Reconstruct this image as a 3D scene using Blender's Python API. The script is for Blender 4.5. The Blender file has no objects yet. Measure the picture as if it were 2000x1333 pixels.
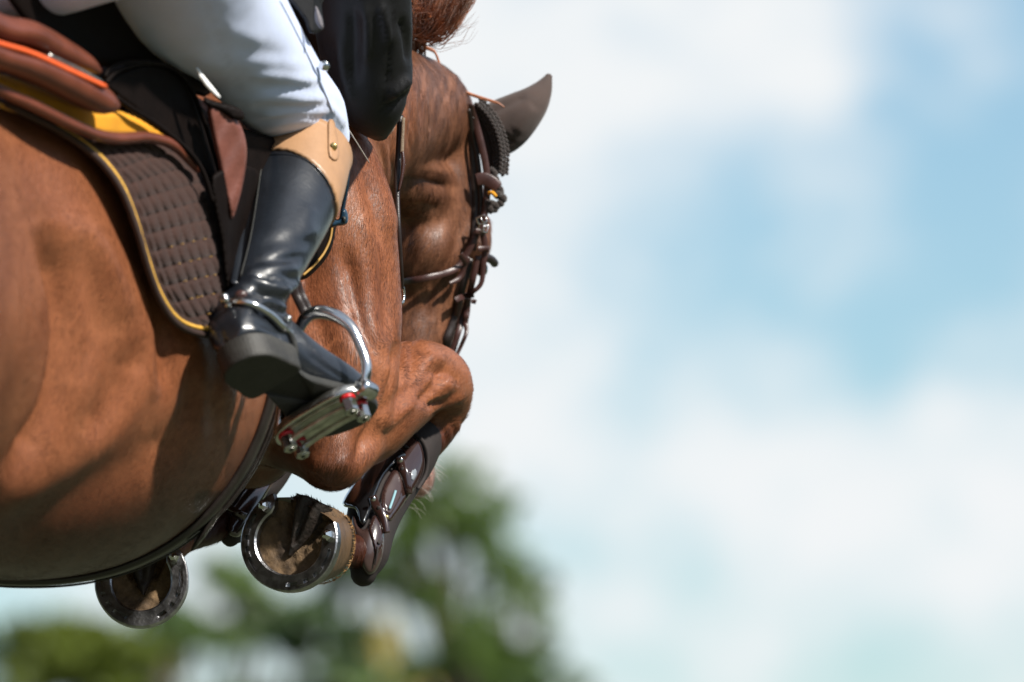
import bpy, bmesh, math, random
import numpy as np
from mathutils import Vector, Matrix
from mathutils.bvhtree import BVHTree
from mathutils.geometry import delaunay_2d_cdt

random.seed(7); np.random.seed(7)
sc = bpy.context.scene
COL = sc.collection
rad = math.radians

# ------------------------------------------------------------------ camera
CAM = Vector((0.0, -10.0, 1.25))
PITCH = rad(6.0)
LENS, SENSOR = 300.0, 36.0
RV = Vector((1, 0, 0))
FV = Vector((0, math.cos(PITCH), math.sin(PITCH)))
UV = Vector((0, -math.sin(PITCH), math.cos(PITCH)))
cd = bpy.data.cameras.new('camera')
cam = bpy.data.objects.new('camera', cd); COL.objects.link(cam)
cam.location = CAM; cam.rotation_euler = (rad(90) + PITCH, 0, 0)
cd.lens = LENS; cd.sensor_width = SENSOR; cd.clip_end = 3000; cd.clip_start = 0.1
cd.dof.use_dof = True; cd.dof.focus_distance = 10.36; cd.dof.aperture_fstop = 5.2
sc.camera = cam

# ------------------------------------------------------------------ light
TO_SUN = (RV * 0.55 - FV * 0.42 + UV * 0.73).normalized()
SUN_EL = math.asin(TO_SUN.z); SUN_AZ = math.atan2(TO_SUN.x, TO_SUN.y)
sl = bpy.data.lights.new('sun', 'SUN'); sl.energy = 5.0; sl.angle = rad(2.5); sl.color = (1, 0.95, 0.87)
sun = bpy.data.objects.new('sun', sl); COL.objects.link(sun)
sun.rotation_euler = TO_SUN.to_track_quat('Z', 'Y').to_euler(); sun.location = (4, -6, 9)

w = bpy.data.worlds.new('World'); sc.world = w; w.use_nodes = True
nt = w.node_tree; N = nt.nodes; L = nt.links
for n in list(N): N.remove(n)
def wn(t, **k):
    n = N.new(t)
    for a, b in k.items(): setattr(n, a, b)
    return n
sky = wn('ShaderNodeTexSky', sky_type='NISHITA', sun_disc=False)
sky.sun_elevation = SUN_EL; sky.sun_rotation = SUN_AZ
sky.air_density = 1.0; sky.dust_density = 0.5; sky.ozone_density = 3.0
tc = wn('ShaderNodeTexCoord')
def wmath(op, a, b=None, clamp=False):
    n = wn('ShaderNodeMath', operation=op, use_clamp=clamp)
    for i, x in enumerate((a, b)):
        if x is None: continue
        if isinstance(x, (int, float)): n.inputs[i].default_value = x
        else: L.new(x, n.inputs[i])
    return n.outputs[0]
nz = wn('ShaderNodeTexNoise'); nz.inputs['Scale'].default_value = 26; nz.inputs['Detail'].default_value = 3.0
nz.inputs['Roughness'].default_value = 0.5
nw = wn('ShaderNodeTexNoise'); nw.inputs['Scale'].default_value = 45; nw.inputs['Detail'].default_value = 2
sv = wn('ShaderNodeVectorMath', operation='MULTIPLY'); sv.inputs[1].default_value = (1, 1, 1.25)
L.new(tc.outputs['Generated'], sv.inputs[0]); L.new(sv.outputs[0], nz.inputs['Vector']); L.new(tc.outputs['Generated'], nw.inputs['Vector'])
wv = wn('ShaderNodeVectorMath', operation='SUBTRACT'); L.new(nw.outputs['Color'], wv.inputs[0]); wv.inputs[1].default_value = (0.5, 0.5, 0.5)
ws = wn('ShaderNodeVectorMath', operation='SCALE'); L.new(wv.outputs[0], ws.inputs[0]); ws.inputs['Scale'].default_value = 0.012
wd = wn('ShaderNodeVectorMath', operation='ADD'); L.new(tc.outputs['Generated'], wd.inputs[0]); L.new(ws.outputs[0], wd.inputs[1])
def skydir(u, v):
    return (FV + RV * ((u - 1000) * 6e-5) + UV * ((666.5 - v) * 6e-5)).normalized()
acc = wmath('MULTIPLY', wmath('SUBTRACT', nz.outputs['Fac'], 0.66), 1.7)
nz2 = wn('ShaderNodeTexNoise'); nz2.inputs['Scale'].default_value = 85; nz2.inputs['Detail'].default_value = 3; L.new(sv.outputs[0], nz2.inputs['Vector'])
acc = wmath('ADD', acc, wmath('MULTIPLY', wmath('SUBTRACT', nz2.outputs['Fac'], 0.5), 1.9))
# cumulus banks (positive) and clear openings (negative) by direction in the sky
CLOUDS = [(1130, 190, 210, .75), (1500, 90, 200, .85), (1640, 170, 90, .5), (1920, 900, 260, .75), (1330, 880, 240, .5), (1120, 780, 180, .5), (1560, 960, 120, .35),
          (1750, 1010, 180, .5), (950, 540, 200, .6), (1040, 960, 200, .35), (400, 1150, 500, .3), (850, 60, 220, .6), (1530, 700, 75, .5), (1250, 1200, 200, .12), (1950, 1200, 160, .45),
          (1290, 330, 140, .3), (1880, 260, 250, -.45), (1660, 760, 110, -.35), (1520, 470, 330, -.26), (1180, 470, 150, -.2), (1250, 620, 160, -.2), (1980, 560, 160, -.2), (1640, 1250, 170, -.05), (1820, 1330, 140, -.25)]
for (u, v, s, a) in CLOUDS:
    dn = wn('ShaderNodeVectorMath', operation='DISTANCE'); L.new(wd.outputs[0], dn.inputs[0]); dn.inputs[1].default_value = skydir(u, v)
    x = wmath('DIVIDE', dn.outputs['Value'], s * 6e-5)
    g = wmath('MULTIPLY', wmath('EXPONENT', wmath('MULTIPLY', wmath('MULTIPLY', x, x), -1.0)), a)
    acc = wmath('ADD', acc, g)
mr = wn('ShaderNodeMapRange', interpolation_type='SMOOTHSTEP'); L.new(acc, mr.inputs['Value'])
mr.inputs['From Min'].default_value = -0.98; mr.inputs['From Max'].default_value = 0.85
skm = wn('ShaderNodeVectorMath', operation='SCALE'); L.new(sky.outputs[0], skm.inputs[0]); skm.inputs['Scale'].default_value = 1.0
mix = wn('ShaderNodeMix', data_type='RGBA'); L.new(mr.outputs[0], mix.inputs['Factor'])
hs = wn('ShaderNodeVectorMath', operation='MULTIPLY'); L.new(skm.outputs[0], hs.inputs[0]); hs.inputs[1].default_value = (1.18, 1.30, 1.27)
L.new(hs.outputs[0], mix.inputs['A']); mix.inputs['B'].default_value = (9.3, 9.55, 9.7, 1)
bg = wn('ShaderNodeBackground'); bg.inputs['Strength'].default_value = 0.06
L.new(mix.outputs['Result'], bg.inputs['Color'])
wo = wn('ShaderNodeOutputWorld'); L.new(bg.outputs[0], wo.inputs[0])

sc.view_settings.view_transform = 'Standard'; sc.view_settings.look = 'None'
sc.view_settings.exposure = 0.68; sc.view_settings.gamma = 1.0
sc.view_settings.use_curve_mapping = False
sc.render.engine = 'CYCLES'
sc.cycles.use_denoising = True
sc.cycles.max_bounces = 8
sc.cycles.use_adaptive_sampling = True; sc.cycles.adaptive_threshold = 0.01

# ------------------------------------------------------------------ helpers
def P(u, v, d):
    D = 10.0 + d; k = 6e-5 * D
    return CAM + RV * ((u - 1000) * k) + UV * ((666.5 - v) * k) + FV * D
def pm(d): return 6e-5 * (10.0 + d)
CAMn, RVn, UVn, FVn = (np.array(x) for x in (CAM, RV, UV, FV))
def Pn(u, v, d):
    u = np.asarray(u, float); v = np.asarray(v, float); d = np.asarray(d, float)
    D = 10.0 + d; k = 6e-5 * D
    return CAMn + ((u - 1000) * k)[..., None] * RVn + ((666.5 - v) * k)[..., None] * UVn + D[..., None] * FVn
def proj(co):
    r = co - CAMn; D = r @ FVn; k = 6e-5 * D
    return (r @ RVn) / k + 1000, 666.5 - (r @ UVn) / k, D - 10.0

def tag(o, label=None, cat=None, group=None, kind=None):
    if label: o['label'] = label
    if cat: o['category'] = cat
    if group: o['group'] = group
    if kind: o['kind'] = kind
    return o
def empty(name, loc=(0, 0, 0), parent=None):
    o = bpy.data.objects.new(name, None); COL.objects.link(o); o.location = loc; o.empty_display_size = 0.05
    if parent: o.parent = parent
    return o
def world_of(o):
    m = Matrix.LocRotScale(o.location, o.rotation_euler, o.scale)
    return m if o.parent is None else world_of(o.parent) @ o.matrix_parent_inverse @ m
def link(name, me, mat, parent=None, smooth=True):
    if mat is not None:
        me.materials.clear(); me.materials.append(mat)
    if smooth: me.polygons.foreach_set('use_smooth', [True] * len(me.polygons))
    o = bpy.data.objects.new(name, me); COL.objects.link(o)
    if parent is not None:
        o.parent = parent; o.matrix_parent_inverse = world_of(parent).inverted()
    return o
def mesh(V, F):
    me = bpy.data.meshes.new('m'); me.from_pydata([tuple(map(float, x)) for x in V], [], [tuple(map(int, f)) for f in F]); me.update(); return me
def obj(name, V, F, mat, parent=None, smooth=True, fixn=False):
    me = mesh(V, F)
    if fixn:
        bm = bmesh.new(); bm.from_mesh(me); bmesh.ops.recalc_face_normals(bm, faces=bm.faces); bm.to_mesh(me); bm.free()
    return link(name, me, mat, parent, smooth)
class MB:
    def __init__(s): s.V = []; s.F = []
    def add(s, V, F):
        k = len(s.V); s.V.extend([tuple(map(float, x)) for x in V]); s.F.extend([tuple(int(i) + k for i in f) for f in F]); return s
    def build(s, name, mat, parent=None, smooth=True): return obj(name, s.V, s.F, mat, parent, smooth, True)

def crom(pts, sub, closed=False):
    p = np.array(pts, float); n = len(p); out = []
    rng = range(n) if closed else range(n - 1)
    for i in rng:
        if closed: a, b, c, d = p[(i - 1) % n], p[i], p[(i + 1) % n], p[(i + 2) % n]
        else: a, b, c, d = p[max(i - 1, 0)], p[i], p[i + 1], p[min(i + 2, n - 1)]
        for k in range(sub):
            t = k / sub
            out.append(0.5 * ((2 * b) + (c - a) * t + (2 * a - 5 * b + 4 * c - d) * t * t + (3 * b - a - 3 * c + d) * t ** 3))
    if not closed: out.append(p[-1])
    return np.array(out)

def ring(c, A, B, n, ex=2.0):
    th = np.arange(n) / n * 2 * math.pi
    ct, st = np.cos(th), np.sin(th)
    x = np.sign(ct) * np.abs(ct) ** (2 / ex); y = np.sign(st) * np.abs(st) ** (2 / ex)
    return c + x[:, None] * A + y[:, None] * B
def rings_to_mesh(R, cap=True):
    n = len(R[0]); V = list(np.concatenate(R)); F = []
    for i in range(len(R) - 1):
        for j in range(n):
            a, b = i * n + j, i * n + (j + 1) % n
            F.append((a, b, b + n, a + n))
    if cap:
        c0 = len(V); V.append(R[0].mean(0)); c1 = len(V); V.append(R[-1].mean(0)); m = (len(R) - 1) * n
        for j in range(n):
            F.append((c0, (j + 1) % n, j)); F.append((c1, m + j, m + (j + 1) % n))
    return V, F
def slices(st, n=40, sub=4, ex=2.0, cap=True):
    """st: (u,v,d,hw,hh) cross-sections lying across the line of sight"""
    s = crom(st, sub); R = []
    for (u, v, d, a, b) in s:
        k = pm(d); R.append(ring(np.array(P(u, v, d)), RVn * a * k, UVn * b * k, n, ex))
    return rings_to_mesh(R, cap)
def limb(st, n=24, sub=4, ex=2.0, cap=True, roundcap=True):
    """st: (u,v,d,w,t) path; w = half width across the path, t = half thickness in depth, both in px of the place"""
    s = crom(st, sub)
    C = Pn(s[:, 0], s[:, 1], s[:, 2])
    T = np.gradient(C, axis=0); T /= np.linalg.norm(T, axis=1)[:, None] + 1e-12
    R = []; Aprev = None
    for i in range(len(s)):
        A = np.cross(T[i], FVn); l = np.linalg.norm(A)
        A = A / l if l > 0.05 else Aprev
        if Aprev is not None and A @ Aprev < 0: A = -A
        Aprev = A
        B = np.cross(A, T[i]); B /= np.linalg.norm(B)
        k = pm(s[i, 2]); R.append(ring(C[i], A * max(s[i, 3], .3) * k, B * max(s[i, 4], .3) * k, n, ex))
    if roundcap:
        def capr(c, r, t, rr, first):
            o = []
            for q in (0.4, 0.75, 0.95):
                o.append(c + (r - c) * math.sqrt(1 - q * q) + t * rr * q)
            return o[::-1] if first else o
        r0 = min(s[0, 3], s[0, 4]) * pm(s[0, 2]); r1 = min(s[-1, 3], s[-1, 4]) * pm(s[-1, 2])
        R = capr(C[0], R[0], -T[0], r0, True) + R + capr(C[-1], R[-1], T[-1], r1, False)
    return rings_to_mesh(R, cap)
def tube(pts, r, n=8, sub=4, ex=2.0, cap=True):
    """pts: world points; r: metres or list"""
    p = crom(pts, sub) if sub > 1 else np.array([tuple(x) for x in pts], float)
    rr = np.full(len(p), r) if np.isscalar(r) else np.interp(np.linspace(0, 1, len(p)), np.linspace(0, 1, len(r)), r)
    T = np.gradient(p, axis=0); T /= np.linalg.norm(T, axis=1)[:, None] + 1e-12
    up = np.array([0.31, 0.52, 0.79]); A = np.cross(T[0], up); A /= np.linalg.norm(A); R = []
    for i in range(len(p)):
        A = A - T[i] * (A @ T[i]); A /= np.linalg.norm(A) + 1e-12
        B = np.cross(T[i], A); R.append(ring(p[i], A * rr[i], B * rr[i], n, ex))
    return rings_to_mesh(R, cap)
def ellipsoid(c, A, B, C, nu=14, nv=8):
    R = []
    for i in range(1, nv):
        ph = math.pi * i / nv
        R.append(ring(np.array(c) - np.array(C) * math.cos(ph), np.array(A) * math.sin(ph), np.array(B) * math.sin(ph), nu))
    V, F = rings_to_mesh(R, True)
    V[-2] = np.array(c) - np.array(C); V[-1] = np.array(c) + np.array(C)
    return V, F
def box(c, X, Y, Z):
    c, X, Y, Z = (np.array(tuple(a), float) for a in (c, X, Y, Z))
    V = [c + X * a + Y * b + Z * e for a in (-1, 1) for b in (-1, 1) for e in (-1, 1)]
    return V, [(0, 1, 3, 2), (4, 6, 7, 5), (0, 4, 5, 1), (2, 3, 7, 6), (0, 2, 6, 4), (1, 5, 7, 3)]
def cyl(c0, c1, r0, r1=None, n=10, chamfer=0.0):
    c0 = np.array(tuple(c0)); c1 = np.array(tuple(c1)); r1 = r0 if r1 is None else r1
    T = c1 - c0; l = np.linalg.norm(T); T /= l
    A = np.cross(T, [0.3, 0.5, 0.81]); A /= np.linalg.norm(A); B = np.cross(T, A)
    if chamfer: R = [ring(c0, A * (r0 - chamfer), B * (r0 - chamfer), n), ring(c0 + T * chamfer, A * r0, B * r0, n), ring(c1 - T * chamfer, A * r1, B * r1, n), ring(c1, A * (r1 - chamfer), B * (r1 - chamfer), n)]
    else: R = [ring(c0, A * r0, B * r0, n), ring(c1, A * r1, B * r1, n)]
    return rings_to_mesh(R, True)

def bvh_of(*objs):
    V = []; F = []
    for o in objs:
        k = len(V); me = o.data
        V += [tuple(v.co) for v in me.vertices]; F += [tuple(i + k for i in p.vertices) for p in me.polygons]
    return BVHTree.FromPolygons(V, F)
def ray(b, u, v):
    d = (FV + RV * ((u - 1000) * 6e-5) + UV * ((666.5 - v) * 6e-5)).normalized()
    h = b.ray_cast(CAM, d)
    if h[0] is None: return None
    return (h[0] - CAM).dot(FV) - 10.0
def dctrl(pts, order=1):
    """least-squares depth surface through (u,v,d) control points"""
    a = np.array(pts, float)
    m = a[:, :2].mean(0); s = max(np.ptp(a[:, 0]), np.ptp(a[:, 1]), 1) / 2
    def basis(u, v):
        x = (np.asarray(u, float) - m[0]) / s; y = (np.asarray(v, float) - m[1]) / s
        return np.stack([x ** i * y ** j for i in range(order + 1) for j in range(order + 1 - i)], -1)
    A = basis(a[:, 0], a[:, 1])
    c, *_ = np.linalg.lstsq(np.vstack([A, 1e-3 * np.eye(A.shape[1])]), np.concatenate([a[:, 2], np.zeros(A.shape[1])]), rcond=None)
    return lambda u, v: basis(u, v) @ c
def dsurf(b, off=0.0, order=2, dmin=-9, dmax=9):
    """depth just in front of the surface b, smoothed over the pixels asked for"""
    def f(u, v):
        u = np.asarray(u, float); v = np.asarray(v, float)
        hits = []
        st = max(1, len(u.ravel()) // 400)
        for x, y in zip(u.ravel()[::st], v.ravel()[::st]):
            q = ray(b, x, y)
            if q is not None and dmin < q < dmax: hits.append((x, y, q))
        if len(hits) < 8:
            return np.full(u.shape, (np.mean([h[2] for h in hits]) if hits else 0.5) - off)
        return dctrl(hits, order)(u, v) - off
    return f
def inside(poly, x, y):
    r = np.zeros(x.shape, bool); n = len(poly); j = n - 1
    for i in range(n):
        xi, yi = poly[i]; xj, yj = poly[j]
        c = ((yi > y) != (yj > y)) & (x < (xj - xi) * (y - yi) / (yj - yi + 1e-12) + xi)
        r ^= c; j = i
    return r
def edist(poly, x, y, closed=True):
    d = np.full(x.shape, 1e9); n = len(poly)
    for i in range(n if closed else n - 1):
        ax, ay = poly[i]; bx, by = poly[(i + 1) % n]
        L2 = (bx - ax) ** 2 + (by - ay) ** 2 + 1e-12
        t = np.clip(((x - ax) * (bx - ax) + (y - ay) * (by - ay)) / L2, 0, 1)
        d = np.minimum(d, np.hypot(x - ax - t * (bx - ax), y - ay - t * (by - ay)))
    return d
def resample(poly, step, closed=True):
    p = np.array(poly, float); q = np.vstack([p, p[:1]]) if closed else p
    seg = np.hypot(*np.diff(q, axis=0).T); s = np.concatenate([[0], np.cumsum(seg)])
    n = max(3, int(s[-1] / step)); t = np.linspace(0, s[-1], n + (0 if closed else 1), endpoint=not closed)
    return np.stack([np.interp(t, s, q[:, i]) for i in range(q.shape[1])], 1)
def patch_mesh(outline, dfn, thick, edge=8.0, step=5.0, smooth=3, back=0.25, disp=None, extra=None):
    """padded piece with its own outline: front bulges by `thick` (m) with a round edge `edge` px wide, closed at the back"""
    o = crom(outline, smooth, True) if smooth > 1 else np.array(outline, float)
    o = resample(o, step)
    lo, hi = o.min(0), o.max(0)
    gx, gy = np.meshgrid(np.arange(lo[0], hi[0], step), np.arange(lo[1], hi[1], step * .87))
    gx = gx + (np.arange(gx.shape[0]) % 2)[:, None] * step * .5
    gx, gy = gx.ravel(), gy.ravel()
    m = inside(o, gx, gy); gx, gy = gx[m], gy[m]
    ed = edist(o, gx, gy); m = ed > step * .55; gx, gy = gx[m], gy[m]
    pts = [Vector(p) for p in o] + [Vector(p) for p in zip(gx, gy)]
    nb = len(o)
    r = delaunay_2d_cdt(pts, [(i, (i + 1) % nb) for i in range(nb)], [list(range(nb))], 1, 1e-4)
    vv = np.array([tuple(p) for p in r[0]]); F = [tuple(f) for f in r[2]]
    e = edist(o, vv[:, 0], vv[:, 1])
    q = np.clip(e / edge, 0, 1); prof = np.sqrt(np.clip(1 - (1 - q) ** 2, 0, 1))
    base = dfn(vv[:, 0], vv[:, 1])
    h = thick * prof
    if disp is not None: h = h + disp(vv[:, 0], vv[:, 1]) * np.clip(e / (edge * .6), 0, 1)
    Vf = Pn(vv[:, 0], vv[:, 1], base - h); Vb = Pn(vv[:, 0], vv[:, 1], base + thick * back * (prof + .15))
    n = len(vv)
    area = 0
    for f in F[:20]:
        a, b, c = vv[f[0]], vv[f[1]], vv[f[2]]; area += (b[0] - a[0]) * (c[1] - a[1]) - (b[1] - a[1]) * (c[0] - a[0])
    if area > 0: F = [f[::-1] for f in F]
    FF = list(F) + [tuple(i + n for i in f[::-1]) for f in F]
    cnt = {}
    for f in F:
        for a, b in zip(f, f[1:] + f[:1]):
            cnt[(a, b)] = 1
    for (a, b) in list(cnt):
        if (b, a) not in cnt: FF.append((b, a, a + n, b + n))
    return list(Vf) + list(Vb), FF
def patch(name, outline, dfn, thick, mat, parent=None, **k):
    V, F = patch_mesh(outline, dfn, thick, **k)
    return obj(name, V, F, mat, parent)
def ribbon_mesh(path, width, dfn, thick, sub=5, bevel=0.35, off=0.0):
    """flat leather strap along a pixel path; path points (u,v) or (u,v,d)"""
    p = crom(path, sub)
    wd_ = np.full(len(p), width) if np.isscalar(width) else np.interp(np.linspace(0, 1, len(p)), np.linspace(0, 1, len(width)), width)
    t = np.gradient(p[:, :2], axis=0); t /= np.linalg.norm(t, axis=1)[:, None] + 1e-9
    nrm = np.stack([-t[:, 1], t[:, 0]], 1)
    d = p[:, 2] if p.shape[1] > 2 else dfn(p[:, 0], p[:, 1])
    d = d - off; R = []
    prof = [(-1, .15), (-1, .7), (-1 + bevel, 1), (0, 1.12), (1 - bevel, 1), (1, .7), (1, .15), (1 - bevel, 0), (-1 + bevel, 0)]
    for i in range(len(p)):
        rr = []
        for (a, b) in prof:
            rr.append(np.array(P(p[i, 0] + nrm[i, 0] * wd_[i] / 2 * a, p[i, 1] + nrm[i, 1] * wd_[i] / 2 * a, d[i] - thick * b)))
        R.append(np.array(rr))
    return rings_to_mesh(R, True)
def ribbon(name, path, width, dfn, thick, mat, parent=None, **k):
    V, F = ribbon_mesh(path, width, dfn, thick, **k)
    return obj(name, V, F, mat, parent, True, True)

# ------------------------------------------------------------------ materials
MATS = {}
def material(name, col, rough=0.5, metal=0.0, var=0.0, vscale=30.0, bump=0.0, bscale=200.0, coat=0.0, sheen=0.0, spec=0.5, col2=None, coatr=0.1, stretch=None, aniso=0.0):
    m = bpy.data.materials.new(name); m.use_nodes = True
    nt = m.node_tree; n = nt.nodes; l = nt.links; b = n['Principled BSDF']
    b.inputs['Base Color'].default_value = (*col, 1); b.inputs['Roughness'].default_value = rough
    b.inputs['Metallic'].default_value = metal; b.inputs['Coat Weight'].default_value = coat; b.inputs['Coat Roughness'].default_value = coatr
    b.inputs['Sheen Weight'].default_value = sheen; b.inputs['Specular IOR Level'].default_value = spec
    tc = n.new('ShaderNodeTexCoord'); vec = tc.outputs['Object']
    if stretch:
        mp = n.new('ShaderNodeMapping'); mp.inputs['Scale'].default_value = stretch; l.new(vec, mp.inputs[0]); vec = mp.outputs[0]
    if var or col2:
        t = n.new('ShaderNodeTexNoise'); t.inputs['Scale'].default_value = vscale; t.inputs['Detail'].default_value = 5; t.inputs['Roughness'].default_value = .6
        l.new(vec, t.inputs['Vector'])
        r = n.new('ShaderNodeMapRange'); r.inputs['From Min'].default_value = .3; r.inputs['From Max'].default_value = .7; l.new(t.outputs['Fac'], r.inputs['Value'])
        mx = n.new('ShaderNodeMix'); mx.data_type = 'RGBA'; l.new(r.outputs[0], mx.inputs['Factor'])
        c2 = col2 if col2 else tuple(min(1, c * (1 + var)) for c in col); c1 = col if col2 else tuple(c * (1 - var) for c in col)
        mx.inputs['A'].default_value = (*c1, 1); mx.inputs['B'].default_value = (*c2, 1); l.new(mx.outputs['Result'], b.inputs['Base Color'])
        rr = n.new('ShaderNodeMapRange'); rr.inputs['To Min'].default_value = max(0.02, rough * .8); rr.inputs['To Max'].default_value = min(1, rough * 1.25)
        l.new(t.outputs['Fac'], rr.inputs['Value']); l.new(rr.outputs[0], b.inputs['Roughness'])
    if bump:
        t2 = n.new('ShaderNodeTexNoise'); t2.inputs['Scale'].default_value = bscale; t2.inputs['Detail'].default_value = 4; l.new(vec, t2.inputs['Vector'])
        bn = n.new('ShaderNodeBump'); bn.inputs['Strength'].default_value = bump; bn.inputs['Distance'].default_value = 0.002
        l.new(t2.outputs['Fac'], bn.inputs['Height']); l.new(bn.outputs[0], b.inputs['Normal'])
    MATS[name] = m
    return m

# ------------------------------------------------------------------ soft surfaces
class Sculpt:
    def __init__(s, me):
        s.me = me; s.nv = len(me.vertices)
        c = np.empty(s.nv * 3); me.vertices.foreach_get('co', c); s.co = c.reshape(-1, 3)
        s.nrm = s.normals(); s.pu, s.pv, s.pd = proj(s.co); s.front = np.clip((-(s.nrm @ FVn) + .25) / .4, 0, 1)
    def normals(s):
        s.me.vertices.foreach_set('co', s.co.ravel()); s.me.update()
        no = np.empty(s.nv * 3); s.me.vertices.foreach_get('normal', no); return no.reshape(-1, 3)
    def blob(s, u, v, ru, rv, amp, ang=0, d=(-9, 9)):
        """swelling or hollow: amp in mm along the surface normal"""
        a = rad(ang); x = (s.pu - u) * math.cos(a) + (s.pv - v) * math.sin(a); y = -(s.pu - u) * math.sin(a) + (s.pv - v) * math.cos(a)
        wgt = np.exp(-(x / ru) ** 2 - (y / rv) ** 2) * s.front * ((s.pd > d[0]) & (s.pd < d[1]))
        s.co = s.co + s.nrm * (wgt * amp * .001)[:, None]
    def crease(s, path, width, amp, d=(-9, 9), taper=True):
        p = resample(crom(path, 4), 4, False)
        m = (s.pu > p[:, 0].min() - 3 * width) & (s.pu < p[:, 0].max() + 3 * width) & (s.pv > p[:, 1].min() - 3 * width) & (s.pv < p[:, 1].max() + 3 * width) & (s.pd > d[0]) & (s.pd < d[1])
        idx = np.where(m)[0]
        if not len(idx): return
        dx = s.pu[idx][:, None] - p[:, 0]; dy = s.pv[idx][:, None] - p[:, 1]; D2 = dx * dx + dy * dy
        j = D2.argmin(1); t = j / (len(p) - 1)
        wgt = np.exp(-D2[np.arange(len(idx)), j] / width ** 2) * s.front[idx]
        if taper: wgt *= np.clip(np.sin(np.pi * np.clip(t, 0.02, .98)) * 1.8, 0, 1)
        s.co[idx] += s.nrm[idx] * (wgt * amp * .001)[:, None]
def fuse(mb, voxel, it, fac=.5):
    """one continuous skin over the overlapping pieces in mb"""
    tmp = bpy.data.objects.new('tmp', mesh(mb.V, mb.F)); COL.objects.link(tmp)
    rm = tmp.modifiers.new('r', 'REMESH'); rm.mode = 'VOXEL'; rm.voxel_size = voxel; rm.adaptivity = 0
    sm = tmp.modifiers.new('s', 'SMOOTH'); sm.factor = fac; sm.iterations = it
    dg = bpy.context.evaluated_depsgraph_get(); dg.update()
    me = bpy.data.meshes.new_from_object(tmp.evaluated_get(dg)); bpy.data.objects.remove(tmp); return me

# ------------------------------------------------------------------ coat
def coat_material(hair=False):
    m = bpy.data.materials.new('chestnut_hair' if hair else 'chestnut_coat'); m.use_nodes = True
    n = m.node_tree.nodes; l = m.node_tree.links; b = n['Principled BSDF']
    tc = n.new('ShaderNodeTexCoord')
    def noise(scale, detail=4, stretch=None, rough=.55):
        t = n.new('ShaderNodeTexNoise'); t.inputs['Scale'].default_value = scale; t.inputs['Detail'].default_value = detail; t.inputs['Roughness'].default_value = rough
        if stretch:
            mp = n.new('ShaderNodeMapping'); mp.inputs['Scale'].default_value = stretch[:3]; mp.inputs['Rotation'].default_value = stretch[3]
            l.new(tc.outputs['Object'], mp.inputs[0]); l.new(mp.outputs[0], t.inputs['Vector'])
        else: l.new(tc.outputs['Object'], t.inputs['Vector'])
        return t.outputs['Fac']
    def ramp(v, a, c, lo=0., hi=1.):
        r = n.new('ShaderNodeMapRange'); r.inputs['From Min'].default_value = a; r.inputs['From Max'].default_value = c
        r.inputs['To Min'].default_value = lo; r.inputs['To Max'].default_value = hi; l.new(v, r.inputs['Value']); return r.outputs[0]
    def mixc(f, A, B, bt='MIX'):
        x = n.new('ShaderNodeMix'); x.data_type = 'RGBA'; x.blend_type = bt; l.new(f, x.inputs['Factor']) if not isinstance(f, float) else setattr(x.inputs['Factor'], 'default_value', f)
        for k, c in (('A', A), ('B', B)):
            if isinstance(c, tuple): x.inputs[k].default_value = (*c, 1)
            else: l.new(c, x.inputs[k])
        return x.outputs['Result']
    at = n.new('ShaderNodeAttribute'); at.attribute_name = 'tone'
    sep = n.new('ShaderNodeSeparateColor'); l.new(at.outputs['Color'], sep.inputs[0])
    big = ramp(noise(9, 5), .3, .7)
    col = mixc(big, (.215, .070, .029), (.335, .125, .055))
    headc = mixc(ramp(noise(40, 6, (1, 1, .5, (0, .2, 0))), .32, .68), (.11, .043, .021), (.25, .108, .058))
    col = mixc(sep.outputs['Red'], col, headc)
    col = mixc(sep.outputs['Green'], col, (.055, .014, .006))           # darker points, and belly shade painted into the coat
    col = mixc(sep.outputs['Blue'], col, (.50, .30, .25))              # pink skin of the muzzle
    strand = ramp(noise(1, 5, (420, 420, 50, (0, .35, 0))), .3, .7)
    fleck = ramp(noise(320, 4), .3, .7)
    col = mixc(.45, col, mixc(strand, (.35, .35, .35), (1, 1, 1)), 'MULTIPLY')
    col = mixc(.3, col, mixc(fleck, (.45, .42, .4), (1, 1, 1)), 'MULTIPLY')
    if hair: col = mixc(1.0, col, mixc(at.outputs['Alpha'], (.5, .48, .46), (1.45, 1.4, 1.35)), 'MULTIPLY')
    l.new(col, b.inputs['Base Color'])
    b.inputs['Roughness'].default_value = .38; b.inputs['Specular IOR Level'].default_value = .3
    b.inputs['Coat Weight'].default_value = .12; b.inputs['Coat Roughness'].default_value = .42; b.inputs['Sheen Weight'].default_value = .0; b.inputs['Sheen Roughness'].default_value = .4; b.inputs['Sheen Tint'].default_value = (1, .75, .5, 1)
    if hair:
        b.inputs['Roughness'].default_value = .43; b.inputs['Specular IOR Level'].default_value = .48
        return m
    bp = n.new('ShaderNodeBump'); bp.inputs['Strength'].default_value = .28; bp.inputs['Distance'].default_value = .0008
    ad = n.new('ShaderNodeMath'); l.new(strand, ad.inputs[0]); l.new(fleck, ad.inputs[1]); l.new(ad.outputs[0], bp.inputs['Height'])
    bp2 = n.new('ShaderNodeBump'); bp2.inputs['Strength'].default_value = .12; bp2.inputs['Distance'].default_value = .006
    l.new(noise(16, 3), bp2.inputs['Height']); l.new(bp.outputs[0], bp2.inputs['Normal']); l.new(bp2.outputs[0], b.inputs['Normal'])
    return m
M_coat = coat_material(); M_coathair = coat_material(True)

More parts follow.
